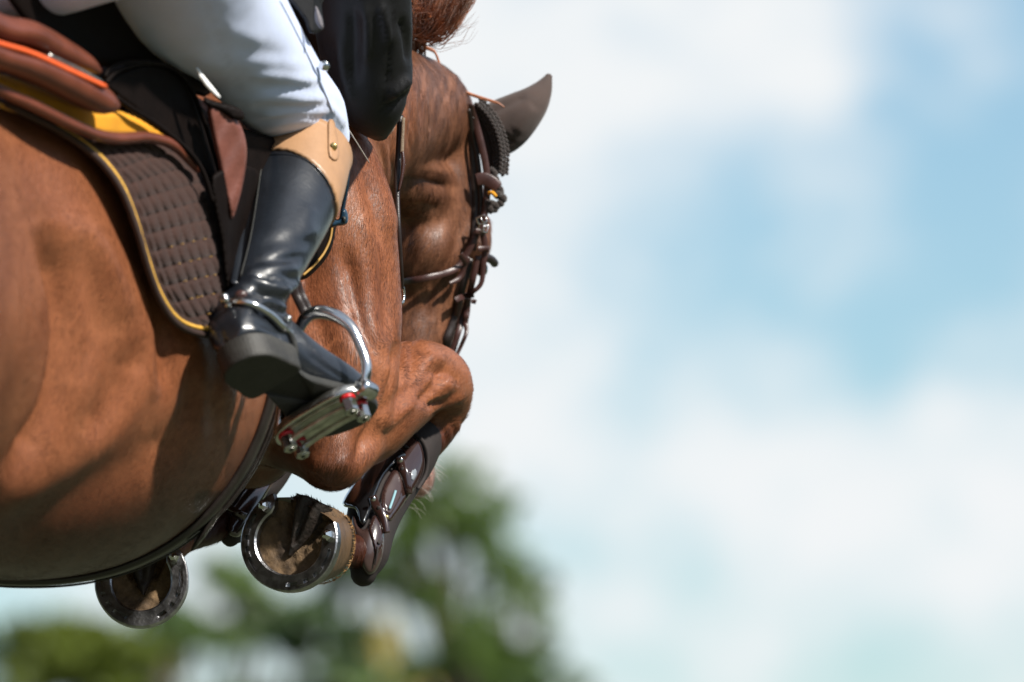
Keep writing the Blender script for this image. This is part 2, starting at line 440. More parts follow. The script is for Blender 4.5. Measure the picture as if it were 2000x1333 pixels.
# ------------------------------------------------------------------ setting
def ground():
    m = material('grass_ground', (.045, .052, .022), .9, var=.45, vscale=.6, bump=.6, bscale=40)
    s = 1500.0
    o = obj('ground', [(-s, -s, 0), (s, -s, 0), (s, s, 0), (-s, s, 0)], [(0, 1, 2, 3)], m, None, False)
    tag(o, 'wide green show ground running to the horizon', 'ground', kind='structure')
ground()
def sky_blocker_wood():  # unseen foliage ring, added to block the bright low sky
    rg = np.random.RandomState(12); V = []; F = []; na, nz_ = 260, 16
    for i in range(na):
        az = rad(32 + 296 * i / (na - 1)); top = 8.0 + 1.8 * math.sin(az * 9) + rg.uniform(-1.2, 1.2)
        for j in range(nz_):
            t = j / (nz_ - 1); r = 34 + 2.2 * math.sin(az * 23 + t * 5) + rg.uniform(-1.0, 1.0) + 3.5 * t * t
            V.append((r * math.sin(az), r * math.cos(az), top * t))
    for i in range(na - 1):
        for j in range(nz_ - 1): a = i * nz_ + j; F.append((a, a + nz_, a + nz_ + 1, a + 1))
    o = obj('sky_blocker_wood', V, F, material('blocker_foliage', (.045, .065, .022), .8, var=.5, vscale=1.2, bump=1.0, bscale=6), None, True)
    tag(o, 'unseen dark leafy wood added around the sides to block low sky light', 'wood', kind='stuff')
sky_blocker_wood()

# ------------------------------------------------------------------ horse body
HB = MB()
# barrel, seen from behind: sections from the loins to the breast
HB.add(*slices([(-640, 640, -1.75, 110, 200), (-610, 600, -1.6, 240, 330), (-540, 570, -1.4, 330, 410), (-450, 555, -1.15, 350, 440), (-400, 540, -.9, 370, 480), (-280, 550, -.62, 345, 470), (-130, 580, -.42, 345, 515), (-10, 597, -.22, 420, 532),
                (35, 598, -.05, 485, 536), (75, 587, .10, 480, 534), (150, 565, .25, 415, 510), (260, 530, .40, 380, 450), (360, 520, .55, 330, 380), (440, 510, .70, 200, 240)], 56, 4, 2.25))
# hip and stifle at the near left edge
HB.add(*limb([(-130, 330, -.62, 130, 110), (-55, 480, -.56, 140, 110), (-40, 640, -.52, 140, 110), (-70, 800, -.50, 130, 110), (-130, 940, -.50, 110, 90)], 24, 4))
# flank fold
HB.add(*limb([(-160, 1000, -.48, 70, 60), (-30, 1010, -.43, 44, 44), (40, 975, -.41, 30, 36)], 16, 4))
# hind legs trailing behind, outside the picture on the left
for (u_, d_) in ((-360, -1.1), (-640, -.95)):
    HB.add(*limb([(u_, 640, d_, 190, 240), (u_ - 60, 900, d_ - .08, 150, 190), (u_ - 120, 1120, d_ - .2, 90, 110), (u_ - 190, 1330, d_ - .42, 55, 70), (u_ - 230, 1420, d_ - .5, 48, 60), (u_ - 260, 1620, d_ - .42, 38, 44), (u_ - 280, 1820, d_ - .36, 36, 42), (u_ - 285, 1880, d_ - .38, 44, 48), (u_ - 300, 1960, d_ - .5, 38, 40), (u_ - 310, 2020, d_ - .6, 55, 60)], 22, 4))
HB.add(*limb([(-640, 380, -1.7, 40, 50), (-690, 420, -1.9, 34, 40), (-720, 620, -2.0, 26, 30)], 16, 4))
# breast between the forelegs
HB.add(*limb([(300, 560, .35, 260, 220), (420, 640, .45, 240, 200), (470, 760, .48, 190, 170), (480, 850, .48, 110, 120)], 28, 4))
# right shoulder down to the elbow
HB.add(*limb([(540, 180, .38, 100, 120), (605, 300, .38, 112, 125), (640, 430, .38, 128, 135), (648, 560, .38, 136, 140), (645, 680, .36, 142, 135), (640, 780, .34, 132, 120), (640, 840, .32, 112, 105), (648, 885, .31, 78, 78)], 30, 4))
HB.add(*limb([(520, 850, .42, 60, 70), (575, 868, .36, 56, 66), (650, 886, .31, 64, 72), (700, 868, .36, 50, 60)], 22, 4))
# right upper arm, forearm and knee
HB.add(*limb([(625, 800, .36, 120, 105), (690, 808, .40, 112, 105), (750, 775, .46, 95, 92), (805, 745, .52, 84, 80), (850, 745, .57, 72, 66), (866, 758, .60, 60, 62)], 28, 5))
HB.add(*limb([(846, 735, .58, 50, 55), (872, 762, .61, 52, 58), (864, 808, .62, 47, 54), (834, 856, .60, 43, 46), (790, 905, .565, 40, 42), (752, 965, .52, 38, 40), (725, 1040, .465, 40, 42), (702, 1076, .43, 38, 40), (672, 1072, .40, 32, 36), (625, 1066, .37, 38, 40)], 24, 4))
# left foreleg, behind the belly
HB.add(*limb([(420, 700, .50, 130, 110), (480, 800, .52, 95, 95), (530, 835, .60, 62, 66), (556, 842, .665, 46, 54)], 24, 4))
HB.add(*limb([(553, 838, .655, 40, 50), (548, 866, .69, 38, 48), (522, 912, .67, 36, 42), (482, 970, .62, 34, 38), (442, 1012, .56, 36, 40), (405, 1035, .53, 33, 36), (360, 1052, .49, 30, 34), (318, 1085, .455, 34, 36), (296, 1112, .43, 38, 38)], 24, 4))
# neck
HB.add(*limb([(430, 230, .30, 190, 170), (560, 225, .48, 175, 160), (690, 222, .66, 158, 130), (775, 218, .80, 128, 105), (830, 220, .90, 98, 92), (860, 250, .95, 72, 85)], 30, 4))
# head: poll, cheek, face, muzzle
HB.add(*limb([(868, 205, .96, 46, 70), (862, 270, .95, 68, 88), (853, 350, .95, 90, 100), (848, 430, .95, 104, 106), (838, 500, .95, 100, 104), (822, 580, .95, 90, 95),
              (806, 660, .94, 78, 84), (790, 740, .93, 72, 76), (775, 810, .91, 74, 76), (760, 870, .90, 80, 78), (748, 925, .89, 84, 76), (740, 962, .88, 58, 56)], 30, 4))
HB.add(*limb([(740, 300, .74, 80, 70), (800, 345, .87, 76, 74), (832, 410, .93, 78, 80)], 22, 4))
# jowl and brow
c = P(825, 480, .93); k = pm(.93)
HB.add(*ellipsoid(c, RVn * 92 * k, UVn * 118 * k, FVn * 96 * k, 24, 14))
HB.add(*ellipsoid(P(930, 470, .93), RVn * 33 * k, UVn * 50 * k, FVn * 50 * k, 20, 12))
HB.add(*ellipsoid(P(818, 925, .88), RVn * 34 * k, UVn * 50 * k, FVn * 46 * k, 16, 10))
hme = fuse(HB, 0.006, 16)
SH = Sculpt(hme); nv = SH.nv; pu, pv, pd = SH.pu, SH.pv, SH.pd
blob, crease = SH.blob, SH.crease
BARREL, SHO, HEAD = (-2, .34), (.05, .72), (.70, 2)
# flank, stifle line, ribs
crease([(70, 430), (118, 540), (132, 660), (110, 790), (60, 880), (0, 950)], 28, -26, BARREL)
crease([(-20, 1010), (100, 935), (200, 855), (270, 760), (300, 660)], 34, 8, BARREL)
crease([(-20, 1075), (90, 1005), (190, 950), (290, 895), (360, 830)], 46, -9, BARREL)
blob(40, 640, 60, 160, 12, 0, BARREL); crease([(150, 400), (172, 520), (185, 640), (165, 760)], 16, -6, BARREL); crease([(300, 560), (318, 660), (310, 770)], 20, -7, BARREL)
for k_, (a, b_) in enumerate([((190, 420), (300, 800)), ((250, 470), (350, 860)), ((310, 540), (390, 880)), ((150, 420), (240, 760))]):
    crease([a, ((a[0] + b_[0]) / 2 + 34, (a[1] + b_[1]) / 2), b_], 18, 4.0, BARREL)
    crease([(a[0] + 30, a[1] + 10), ((a[0] + b_[0]) / 2 + 62, (a[1] + b_[1]) / 2), (b_[0] + 24, b_[1])], 18, -2.2, BARREL)
crease([(150, 860), (215, 790), (240, 690), (220, 590)], 30, -7, BARREL)
crease([(120, 400), (195, 500), (245, 620), (250, 720)], 34, 13, BARREL)
crease([(300, 520), (380, 640), (430, 740), (440, 830)], 36, 9, BARREL)
crease([(300, 900), (360, 830), (400, 740)], 30, -5, BARREL)
crease([(330, 680), (350, 780), (340, 860)], 18, -3, BARREL)
# shoulder and arm muscles
crease([(700, 300), (735, 420), (752, 540), (758, 640), (770, 700)], 13, -7.2, SHO)
crease([(668, 470), (690, 560), (705, 640), (740, 720)], 15, -6.4, SHO)
blob(720, 500, 36, 90, 5, 0, SHO); blob(700, 690, 50, 60, 6, 20, SHO)
crease([(785, 645), (770, 720), (742, 800), (712, 870), (690, 915)], 12, -11.2, SHO)
crease([(760, 700), (748, 770), (720, 830)], 14, 8.0, SHO)
crease([(790, 640), (803, 672), (806, 705), (798, 745)], 7, -9.6, SHO)
crease([(812, 660), (822, 690), (818, 720)], 6, -4.8, SHO)
crease([(800, 790), (830, 775), (855, 748), (862, 715)], 9, -9.6, SHO)
crease([(830, 800), (865, 785), (895, 765)], 8, -9.6, SHO); crease([(840, 762), (868, 748), (890, 742)], 6, 6.4, SHO)
crease([(858, 728), (880, 735), (895, 752)], 7, -6.4, SHO); crease([(842, 818), (870, 806), (898, 792)], 6, -6.4, SHO)
for i in range(6):
    crease([(852 + i * 8, 842 - i * 7), (862 + i * 8, 850 - i * 5), (868 + i * 7, 866 - i * 5)], 4, -2.5 if i % 2 else 2, SHO)
blob(820, 715, 30, 22, 5, -30, SHO); blob(878, 770, 20, 26, 6, 0, SHO)
crease([(690, 250), (742, 350), (772, 470)], 14, 6.4, SHO)
for (a, b_) in [((700, 420), (712, 470)), ((660, 620), (700, 600)), ((620, 700), (660, 660)), ((740, 460), (752, 540))]:
    crease([a, ((a[0] + b_[0]) / 2 + 5, (a[1] + b_[1]) / 2), b_], 5, 2.56, SHO)
crease([(800, 700), (838, 705), (872, 700)], 10, 5, SHO); crease([(825, 735), (850, 725), (882, 722)], 6, -5, SHO); crease([(868, 780), (890, 778), (908, 770)], 6, 4, SHO)
crease([(742, 845), (790, 800), (832, 768)], 9, 6, SHO); crease([(735, 815), (780, 775), (815, 750)], 8, -4, SHO)
crease([(580, 760), (640, 790), (690, 850)], 22, -6, SHO); crease([(600, 900), (650, 910), (690, 890)], 16, 4, SHO)
crease([(610, 600), (640, 680), (650, 760)], 22, -5, SHO)
# throat, jowl and neck folds
crease([(778, 362), (812, 348), (850, 352), (880, 362)], 8, -9, HEAD); crease([(800, 338), (840, 333), (885, 345)], 10, 5, HEAD)
crease([(785, 402), (820, 396), (860, 402)], 8, -5, HEAD); crease([(790, 380), (830, 376), (870, 382)], 9, 4, HEAD)
blob(870, 315, 24, 20, -4, 0, HEAD); blob(862, 365, 22, 16, -3, 0, HEAD)
blob(845, 470, 44, 60, 8, 0, HEAD)
crease([(905, 400), (885, 480), (850, 560), (820, 640)], 14, -4, HEAD)
random.seed(3)
for i in range(17):
    u0 = 752 + i * 10 + random.uniform(-4, 4); v0 = random.uniform(120, 200) if i > 3 else random.uniform(250, 290)
    pts = [(u0 + random.uniform(-5, 5) + (8 - i) * .6 * k_, v0 + k_ * random.uniform(30, 42)) for k_ in range(4)]
    crease(pts, random.uniform(3.5, 5.5), random.choice((-1, 1)) * random.uniform(1.2, 2.6), (.5, 2))
for i in range(26):
    u0 = random.uniform(800, 900); v0 = random.uniform(400, 640)
    crease([(u0, v0), (u0 - random.uniform(4, 14), v0 + random.uniform(15, 28)), (u0 - random.uniform(8, 24), v0 + random.uniform(35, 60))], random.uniform(3.5, 6), random.choice((-1, 1)) * random.uniform(.8, 1.8), HEAD)
crease([(808, 500), (812, 560), (830, 600)], 5, 2, HEAD)
# brow and eyelid
crease([(940, 505), (955, 512), (966, 512)], 7, -6, HEAD); crease([(925, 440), (950, 430), (962, 450)], 9, 5, HEAD)
SH.normals()
# coat tones: head browner, darker legs, belly shade painted in, pink muzzle skin
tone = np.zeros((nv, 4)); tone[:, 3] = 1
ss = lambda x, a, b: np.clip((x - a) / (b - a), 0, 1) ** 2 * (3 - 2 * np.clip((x - a) / (b - a), 0, 1))
tone[:, 0] = ss(pd, .52, .74) * ss(pu, 690, 760)
leg = ss(pv, 800, 880) * ss(pu, 560, 640) * (pd < .74) * ss(pd, .25, .4)
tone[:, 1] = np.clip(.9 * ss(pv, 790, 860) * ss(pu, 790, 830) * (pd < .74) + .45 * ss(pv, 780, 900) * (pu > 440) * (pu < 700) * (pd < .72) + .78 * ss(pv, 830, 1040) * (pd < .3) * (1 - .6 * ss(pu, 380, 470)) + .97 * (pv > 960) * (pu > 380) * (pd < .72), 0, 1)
tone[:, 2] = ss(pv, 850, 900) * (pd > .74)
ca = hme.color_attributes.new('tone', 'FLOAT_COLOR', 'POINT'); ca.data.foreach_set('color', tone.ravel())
HORSE = empty('horse', P(200, 650, 0))
tag(HORSE, 'chestnut horse jumping away with forelegs folded tightly under its chest', 'horse')
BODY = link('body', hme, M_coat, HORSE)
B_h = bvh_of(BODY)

# ------------------------------------------------------------------ the short coat, hair by hair
def coat_hair(count):
    hme.calc_loop_triangles(); nt_ = len(hme.loop_triangles); tri = np.empty(nt_ * 3, np.int32); hme.loop_triangles.foreach_get('vertices', tri); tri = tri.reshape(-1, 3)
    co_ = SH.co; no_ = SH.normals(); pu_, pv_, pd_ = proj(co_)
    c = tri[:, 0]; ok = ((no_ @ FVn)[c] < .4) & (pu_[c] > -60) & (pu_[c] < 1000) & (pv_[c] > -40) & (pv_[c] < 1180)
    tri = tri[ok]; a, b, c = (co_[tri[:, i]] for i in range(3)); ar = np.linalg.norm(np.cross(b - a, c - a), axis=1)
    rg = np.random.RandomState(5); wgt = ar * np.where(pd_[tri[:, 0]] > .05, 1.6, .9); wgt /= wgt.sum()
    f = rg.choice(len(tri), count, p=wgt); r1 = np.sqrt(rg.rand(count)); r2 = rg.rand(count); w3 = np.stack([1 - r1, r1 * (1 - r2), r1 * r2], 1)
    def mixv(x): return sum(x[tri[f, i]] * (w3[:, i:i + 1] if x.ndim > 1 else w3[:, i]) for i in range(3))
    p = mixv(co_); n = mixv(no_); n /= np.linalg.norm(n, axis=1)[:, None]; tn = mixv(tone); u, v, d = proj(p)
    def vec(x, y, z): return RVn * x + UVn * y + FVn * z
    head = ss(d, .6, .78)[:, None]; fore = (ss(u, 690, 760) * ss(v, 620, 700) * (d < .72))[:, None]; low = (ss(v, 800, 860) * ss(u, 800, 830) * (d < .72))[:, None]
    bar = (1 - ss(d, .0, .25))[:, None]
    fl = vec(-.05, -1, -.3) * (1 - bar) + vec(-.45, -.75, -.5) * bar
    fl = fl * (1 - fore) + vec(.75, .45, .5) * fore; fl = fl * (1 - low) + vec(-.45, -.85, -.3) * low
    fl = fl * (1 - head) + vec(-.25, -1, .05) * head
    sw = np.sin(p @ np.array([31., 17, 23])) + np.sin(p @ np.array([-19., 41, 13]) + 1.7); sw2 = np.sin(p @ np.array([90., 60, 77])) 
    side = np.cross(n, fl); side /= np.linalg.norm(side, axis=1)[:, None]
    fl = fl / np.linalg.norm(fl, axis=1)[:, None] + side * (.22 * sw + .14 * sw2 + rg.normal(0, .18, count))[:, None]
    t = fl - n * (fl * n).sum(1)[:, None]; t /= np.linalg.norm(t, axis=1)[:, None] + 1e-9; s = np.cross(n, t)
    Lh = rg.uniform(.006, .013, count) * np.where(d > .6, 1.25, 1.0); wd_ = rg.uniform(.00022, .00045, count); lift = rg.uniform(.0004, .0013, count)
    V = np.empty((count, 3, 3)); V[:, 0] = p - s * wd_[:, None] - n * .0003; V[:, 1] = p + s * wd_[:, None] - n * .0003; V[:, 2] = p + t * Lh[:, None] + n * lift[:, None]
    me = bpy.data.meshes.new('coat_hair'); me.vertices.add(count * 3); me.vertices.foreach_set('co', V.ravel())
    me.loops.add(count * 3); me.loops.foreach_set('vertex_index', np.arange(count * 3, dtype=np.int32))
    me.polygons.add(count); me.polygons.foreach_set('loop_start', np.arange(0, count * 3, 3, dtype=np.int32))
    me.update(); 
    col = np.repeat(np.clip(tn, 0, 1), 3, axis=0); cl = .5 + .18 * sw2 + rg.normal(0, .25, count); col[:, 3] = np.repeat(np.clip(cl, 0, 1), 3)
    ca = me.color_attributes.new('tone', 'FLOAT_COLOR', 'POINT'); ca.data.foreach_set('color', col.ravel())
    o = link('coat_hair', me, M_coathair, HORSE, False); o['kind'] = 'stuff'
coat_hair(420000)

# ------------------------------------------------------------------ tack and cloth materials
M_pad = material('brown_quilted_cotton', (.034, .016, .012), .85, var=.25, vscale=90, bump=.35, bscale=900, sheen=.08, spec=.2)
M_padedge = material('dark_brown_binding', (.035, .018, .014), .75, var=.25, vscale=60, bump=.3, bscale=700)
M_piping = material('gold_piping', (.62, .34, .05), .6, var=.25, vscale=120, bump=.5, bscale=900)
M_stitch = material('yellow_thread', (.30, .16, .025), .6)
M_saddle = material('saddle_leather', (.115, .030, .015), .38, var=.25, vscale=25, bump=.15, bscale=500, coat=.15, coatr=.35)
M_saddle_dk = material('dark_saddle_leather', (.0045, .0025, .002), .6, var=.3, vscale=40, bump=.2, bscale=500, spec=.10)
M_flap = material('flap_leather', (.14, .048, .034), .45, var=.3, vscale=22, bump=.25, bscale=260)
M_orange = material('orange_piping', (.65, .095, .02), .4, var=.12, vscale=30)
M_yellow = material('yellow_felt', (.58, .25, .008), .8, var=.15, vscale=30, bump=.4, bscale=700)
M_black = material('black_boot_leather', (.007, .009, .013), .33, var=.35, vscale=18, bump=.18, bscale=180, coat=.5, coatr=.27)
M_blackdull = material('black_rubber_sole', (.014, .014, .012), .6, var=.4, vscale=30, bump=.4, bscale=300)
M_tan = material('tan_boot_cuff', (.33, .185, .095), .42, var=.12, vscale=30, bump=.12, bscale=350)
M_steel = material('polished_steel', (.62, .62, .61), .16, metal=1.0, var=.12, vscale=40)
M_steelw = material('worn_alloy', (.55, .54, .50), .34, metal=1.0, var=.35, vscale=60, bump=.25, bscale=200)
M_brass = material('brass_stud', (.70, .48, .18), .25, metal=1.0)
M_red = material('red_washer', (.45, .008, .012), .35)
M_breech = material('white_breeches', (.52, .60, .82), .75, var=.04, vscale=40, bump=.22, bscale=1100, sheen=.3)
M_jacket = material('black_jacket', (.0055, .0055, .0065), .55, var=.3, vscale=50, bump=.25, bscale=900, sheen=.0, spec=.36)
M_lining = material('grey_jacket_lining', (.12, .11, .12), .6, var=.2, vscale=30, bump=.2, bscale=500)
M_girth = material('girth_leather', (.014, .010, .009), .34, var=.35, vscale=40, bump=.2, bscale=300, coat=.2)
M_bridle = material('bridle_leather', (.042, .016, .013), .36, var=.3, vscale=60, bump=.2, bscale=600, coat=.12, coatr=.3)
M_bridle_dk = material('dark_bridle_leather', (.016, .010, .009), .4, var=.3, vscale=60, bump=.2, bscale=600)
M_navy = material('navy_leather', (.010, .035, .065), .35, var=.3, vscale=40, coat=.2)
M_cloth = material('bonnet_cloth', (.050, .031, .025), .9, var=.15, vscale=60, bump=.3, bscale=1200, sheen=.2)
M_yarn = material('dark_yarn', (.020, .011, .008), .9, var=.4, vscale=200, bump=.6, bscale=900, sheen=.2)
M_skin = material('skin', (.55, .32, .24), .5)
M_white = material('white_tag', (.75, .75, .74), .5)

dsad = lambda u, v: -.60 + .00105 * np.asarray(u, float) + 0 * np.asarray(v, float)

# ------------------------------------------------------------------ saddle pad
PAD = empty('saddle_pad', P(300, 300, -.35))
tag(PAD, 'brown quilted saddle pad with gold piping lying on the horse behind the boot', 'saddle pad')
dpad = dsurf(B_h, .030, 3)
pad_out = [(-60, 150), (0, 196), (110, 252), (185, 305), (236, 370), (268, 450), (290, 525), (315, 590), (352, 636), (415, 655), (448, 640), (452, 560), (446, 420), (436, 300), (410, 225), (330, 170), (150, 90), (-60, 40)]
padc = dctrl([(u, v, ray(B_h, u, v) - .030) for u in range(60, 500, 30) for v in range(150, 660, 40)], 3)
def padd(u, v): return padc(np.clip(u, 20, 500), np.clip(v, 120, 660))
# quilting follows the curve of the pad: rows run across, channels run down
pip = [(0, 206), (108, 246), (180, 291), (232, 350), (262, 418), (287, 500), (310, 566), (343, 618), (385, 640), (440, 642)]
pipc = resample(crom(pip, 6), 3, False)
def quilt(u, v):
    u = np.asarray(u, float); v = np.asarray(v, float)
    d = edist(pipc, u, v, False)
    q = np.interp(v, [150, 206, 246, 291, 350, 418, 500, 566, 618, 660], [-90, -10, 90, 165, 228, 262, 287, 310, 340, 372])
    ch = np.abs(np.sin(np.pi * (u - q - 4) / 20.0))
    rw = np.abs(np.sin(np.pi * (v + .22 * u - .0005 * (u - 380) ** 2) / 37.0))
    m = np.clip((d - 10) / 7, 0, 1)
    return (.0055 * (ch ** .6 - .5) + .008 * (rw ** .45 - .5)) * m
padq = patch('quilted_panel', pad_out, padd, .012, M_pad, PAD, edge=12, step=2.6, disp=quilt, back=.5)
V, F = ribbon_mesh(pad_out[:11], 15, padd, .012, sub=6, off=.002); obj('edge_binding', V, F, M_padedge, PAD, True, True)
V, F = tube([P(u, v, float(padd(np.array([u]), np.array([v]))[0]) - .013) for u, v in pip], .0026, 8, 5); obj('piping', V, F, M_piping, PAD, True, True)
random.seed(5)
for r_, (u0, v0) in enumerate([(330, 470), (345, 505), (355, 540), (370, 575), (385, 600)]):
    for k_ in range(4):
        u = u0 + k_ * 21 + random.uniform(-3, 3); v = 37.0 * round((v0 + .22 * u - .0005 * (u - 380) ** 2) / 37.0) - .22 * u + .0005 * (u - 380) ** 2
        d = float(padd(np.array([u]), np.array([v]))[0]) - .0125
        obj('stitch', *tube([P(u, v, d), P(u + 7, v - 1.7, d)], .0006, 5, 1), M_stitch, PAD, True, True)

# ------------------------------------------------------------------ saddle
SAD = empty('saddle', P(200, 150, -.45))
tag(SAD, 'brown leather jumping saddle with yellow panel lining and orange piping under the rider', 'saddle')
pl = lambda off: (lambda u, v: dsad(u, v) - off)
patch('panel', [(-60, 120), (0, 145), (60, 165), (120, 190), (190, 212), (230, 214), (275, 228), (335, 258), (370, 290), (330, 286), (270, 272), (200, 268), (130, 240), (60, 205), (0, 178), (-60, 150)], pl(.012), .03, M_yellow, SAD, edge=16)
o = limb([(-60, 140, -.70, 14, 16), (0, 177, -.655, 11, 14), (60, 204, -.60, 12, 15), (130, 239, -.53, 12, 15), (190, 264, -.47, 12, 15), (235, 271, -.42, 12, 15), (290, 269, -.36, 11, 14), (340, 285, -.31, 10, 12), (385, 330, -.27, 8, 10)], 16, 5)
obj('panel_roll', *o, M_saddle, SAD, True, True)
obj('rear_panel', *limb([(-70, 80, -.74, 34, 40), (0, 110, -.68, 27, 38), (70, 133, -.61, 31, 40), (140, 166, -.54, 33, 40), (190, 193, -.49, 29, 38), (212, 203, -.47, 18, 26)], 24, 5), M_saddle, SAD, True, True)
obj('cantle', *limb([(-70, 20, -.72, 30, 46), (0, 54, -.66, 26, 44), (60, 68, -.60, 27, 44), (120, 98, -.53, 24, 40), (165, 122, -.48, 18, 30), (188, 136, -.455, 8, 14)], 24, 5), M_saddle, SAD, True, True)
obj('cantle_piping', *tube([P(-60, 66, -.77), P(0, 86, -.715), P(60, 104, -.66), P(130, 136, -.59), P(205, 170, -.52)], .0034, 10, 5), M_orange, SAD, True, True)
obj('cantle_trim', *tube([P(95, 108, -.60), P(150, 134, -.545), P(198, 160, -.50)], .0024, 8, 5), M_steelw, SAD, True, True)
patch('seat', [(0, -60), (40, 34), (110, 92), (190, 130), (260, 128), (330, 150), (400, 190), (430, 120), (300, 0), (180, -60)], pl(.0), .02, M_saddle_dk, SAD, edge=20)
patch('skirt', [(205, 168), (235, 140), (285, 124), (335, 130), (375, 168), (402, 235), (425, 320), (448, 395), (452, 420), (430, 410), (415, 372), (392, 330), (350, 290), (300, 248), (250, 205)], pl(.035), .012, M_saddle_dk, SAD, edge=7)
obj('skirt_edge', *tube([P(207, 162, -.445), P(230, 139, -.42), P(280, 124, -.365), P(330, 130, -.31), P(368, 165, -.27), P(398, 235, -.24), (P(424, 320, -.215)), P(450, 405, -.19)], .0028, 8, 5), M_saddle_dk, SAD, True, True)
obj('skirt_welt', *tube([P(205, 150, -.45), P(216, 132, -.435), P(250, 122, -.40), P(290, 121, -.355)], .0024, 8, 5), M_saddle_dk, SAD, True, True)
obj('billet_guard', *tube([P(226, 190, -.415), P(262, 215, -.39), P(310, 246, -.34), P(365, 292, -.30), P(396, 335, -.28), P(416, 395, -.27)], .003, 8, 5), M_saddle_dk, SAD, True, True)
patch('flap', [(405, 205), (440, 212), (470, 245), (482, 290), (478, 340), (466, 395), (452, 430), (440, 390), (428, 330), (415, 270)], lambda u, v: -.262 + .00040 * (np.asarray(u) - 405) + .00005 * (np.asarray(v) - 205), .012, M_flap, SAD, edge=9,
      disp=lambda u, v: .002 * np.sin(u * .13 + v * .03) * np.sin(v * .05))
patch('leather_tab', [(398, 190), (420, 198), (455, 206), (475, 218), (478, 232), (462, 236), (430, 218), (402, 206)], lambda u, v: -.275 + .0004 * (np.asarray(u) - 400) + 0 * np.asarray(v), .006, M_saddle_dk, SAD, edge=4)
patch('white_tag', [(383, 133), (388, 135), (408, 160), (430, 188), (426, 192), (404, 172), (388, 150)], lambda u, v: -.31 + .0004 * (np.asarray(u) - 400) + 0 * np.asarray(v), .003, M_white, SAD, edge=3, step=3, smooth=2)
patch('front_flap', [(560, 400), (610, 380), (654, 420), (655, 452), (646, 490), (622, 524), (588, 548), (560, 520)], lambda u, v: .10 + .0009 * (np.asarray(u) - 560) + 0 * np.asarray(v), .014, M_saddle_dk, SAD, edge=8)
V, F = tube([P(649, 440, .165), P(645, 468, .16), P(632, 496, .15), P(612, 520, .13), P(592, 538, .113)], .0016, 6, 5); obj('flap_stitching', V, F, M_stitch, SAD, True, True)
patch('saddle_flap', [(412, 350), (418, 405), (431, 470), (441, 552), (462, 596), (510, 560), (540, 420), (500, 330), (440, 330)], lambda u, v: np.interp(u, [340, 420, 445, 470, 540], [-.33, -.264, -.241, -.16, -.02]), .008, M_saddle_dk, SAD, edge=6)
# deep flap under the rider's leg, all the way down behind the boot
patch('under_flap', [(330, 260), (420, 240), (500, 260), (590, 300), (600, 420), (560, 520), (500, 560), (455, 520), (450, 440), (400, 340)], lambda u, v: -.17 + .0011 * (np.asarray(u) - 420) + 0 * np.asarray(v), .012, M_saddle_dk, SAD, edge=10)

# ------------------------------------------------------------------ girth
GIR = MB()
def girth_ring(d, grow):
    s = crom([(-10, 597, -.22, 420, 532), (35, 598, -.05, 485, 536), (75, 587, .10, 480, 534), (150, 565, .25, 415, 510)], 20)
    i = np.abs(s[:, 2] - d).argmin(); u, v, dd, a, b = s[i]
    th = np.linspace(rad(-15), rad(-215), 90); ct, sn = np.cos(th), np.sin(th)
    x = np.sign(ct) * np.abs(ct) ** (2 / 2.25) * (a + grow); y = np.sign(sn) * np.abs(sn) ** (2 / 2.25) * (b + grow)
    return Pn(u + x, v - y, np.full(90, dd))
prof = [(.015, -2), (.015, 9), (.03, 15), (.08, 18), (.12, 17), (.135, 11), (.135, -2)]
rr = [girth_ring(d, g) for d, g in prof]
R = [np.array([rr[j][i] for j in range(len(prof))]) for i in range(90)]
GIRTH = obj('girth', *rings_to_mesh(R, True), M_girth, None, True, True)
tag(GIRTH, 'dark brown leather girth strap around the belly of the horse', 'girth')
for off_d in (.045, .100):
    a_, b_ = girth_ring(off_d, 17), girth_ring(off_d, 21); c_, e_ = girth_ring(off_d + .012, 21), girth_ring(off_d + .012, 17)
    obj('girth_seam', *rings_to_mesh([np.array([a_[i], b_[i], c_[i], e_[i]]) for i in range(90)], True), M_girth, GIRTH, True, True)
patch('girth_end', [(520, 775), (528, 790), (510, 850), (480, 920), (440, 990), (400, 1050), (372, 1078), (395, 1030), (436, 960), (468, 890), (500, 820)], lambda u, v: 0.06 + 0 * np.asarray(u), .02, M_girth, GIRTH, edge=8, step=4)

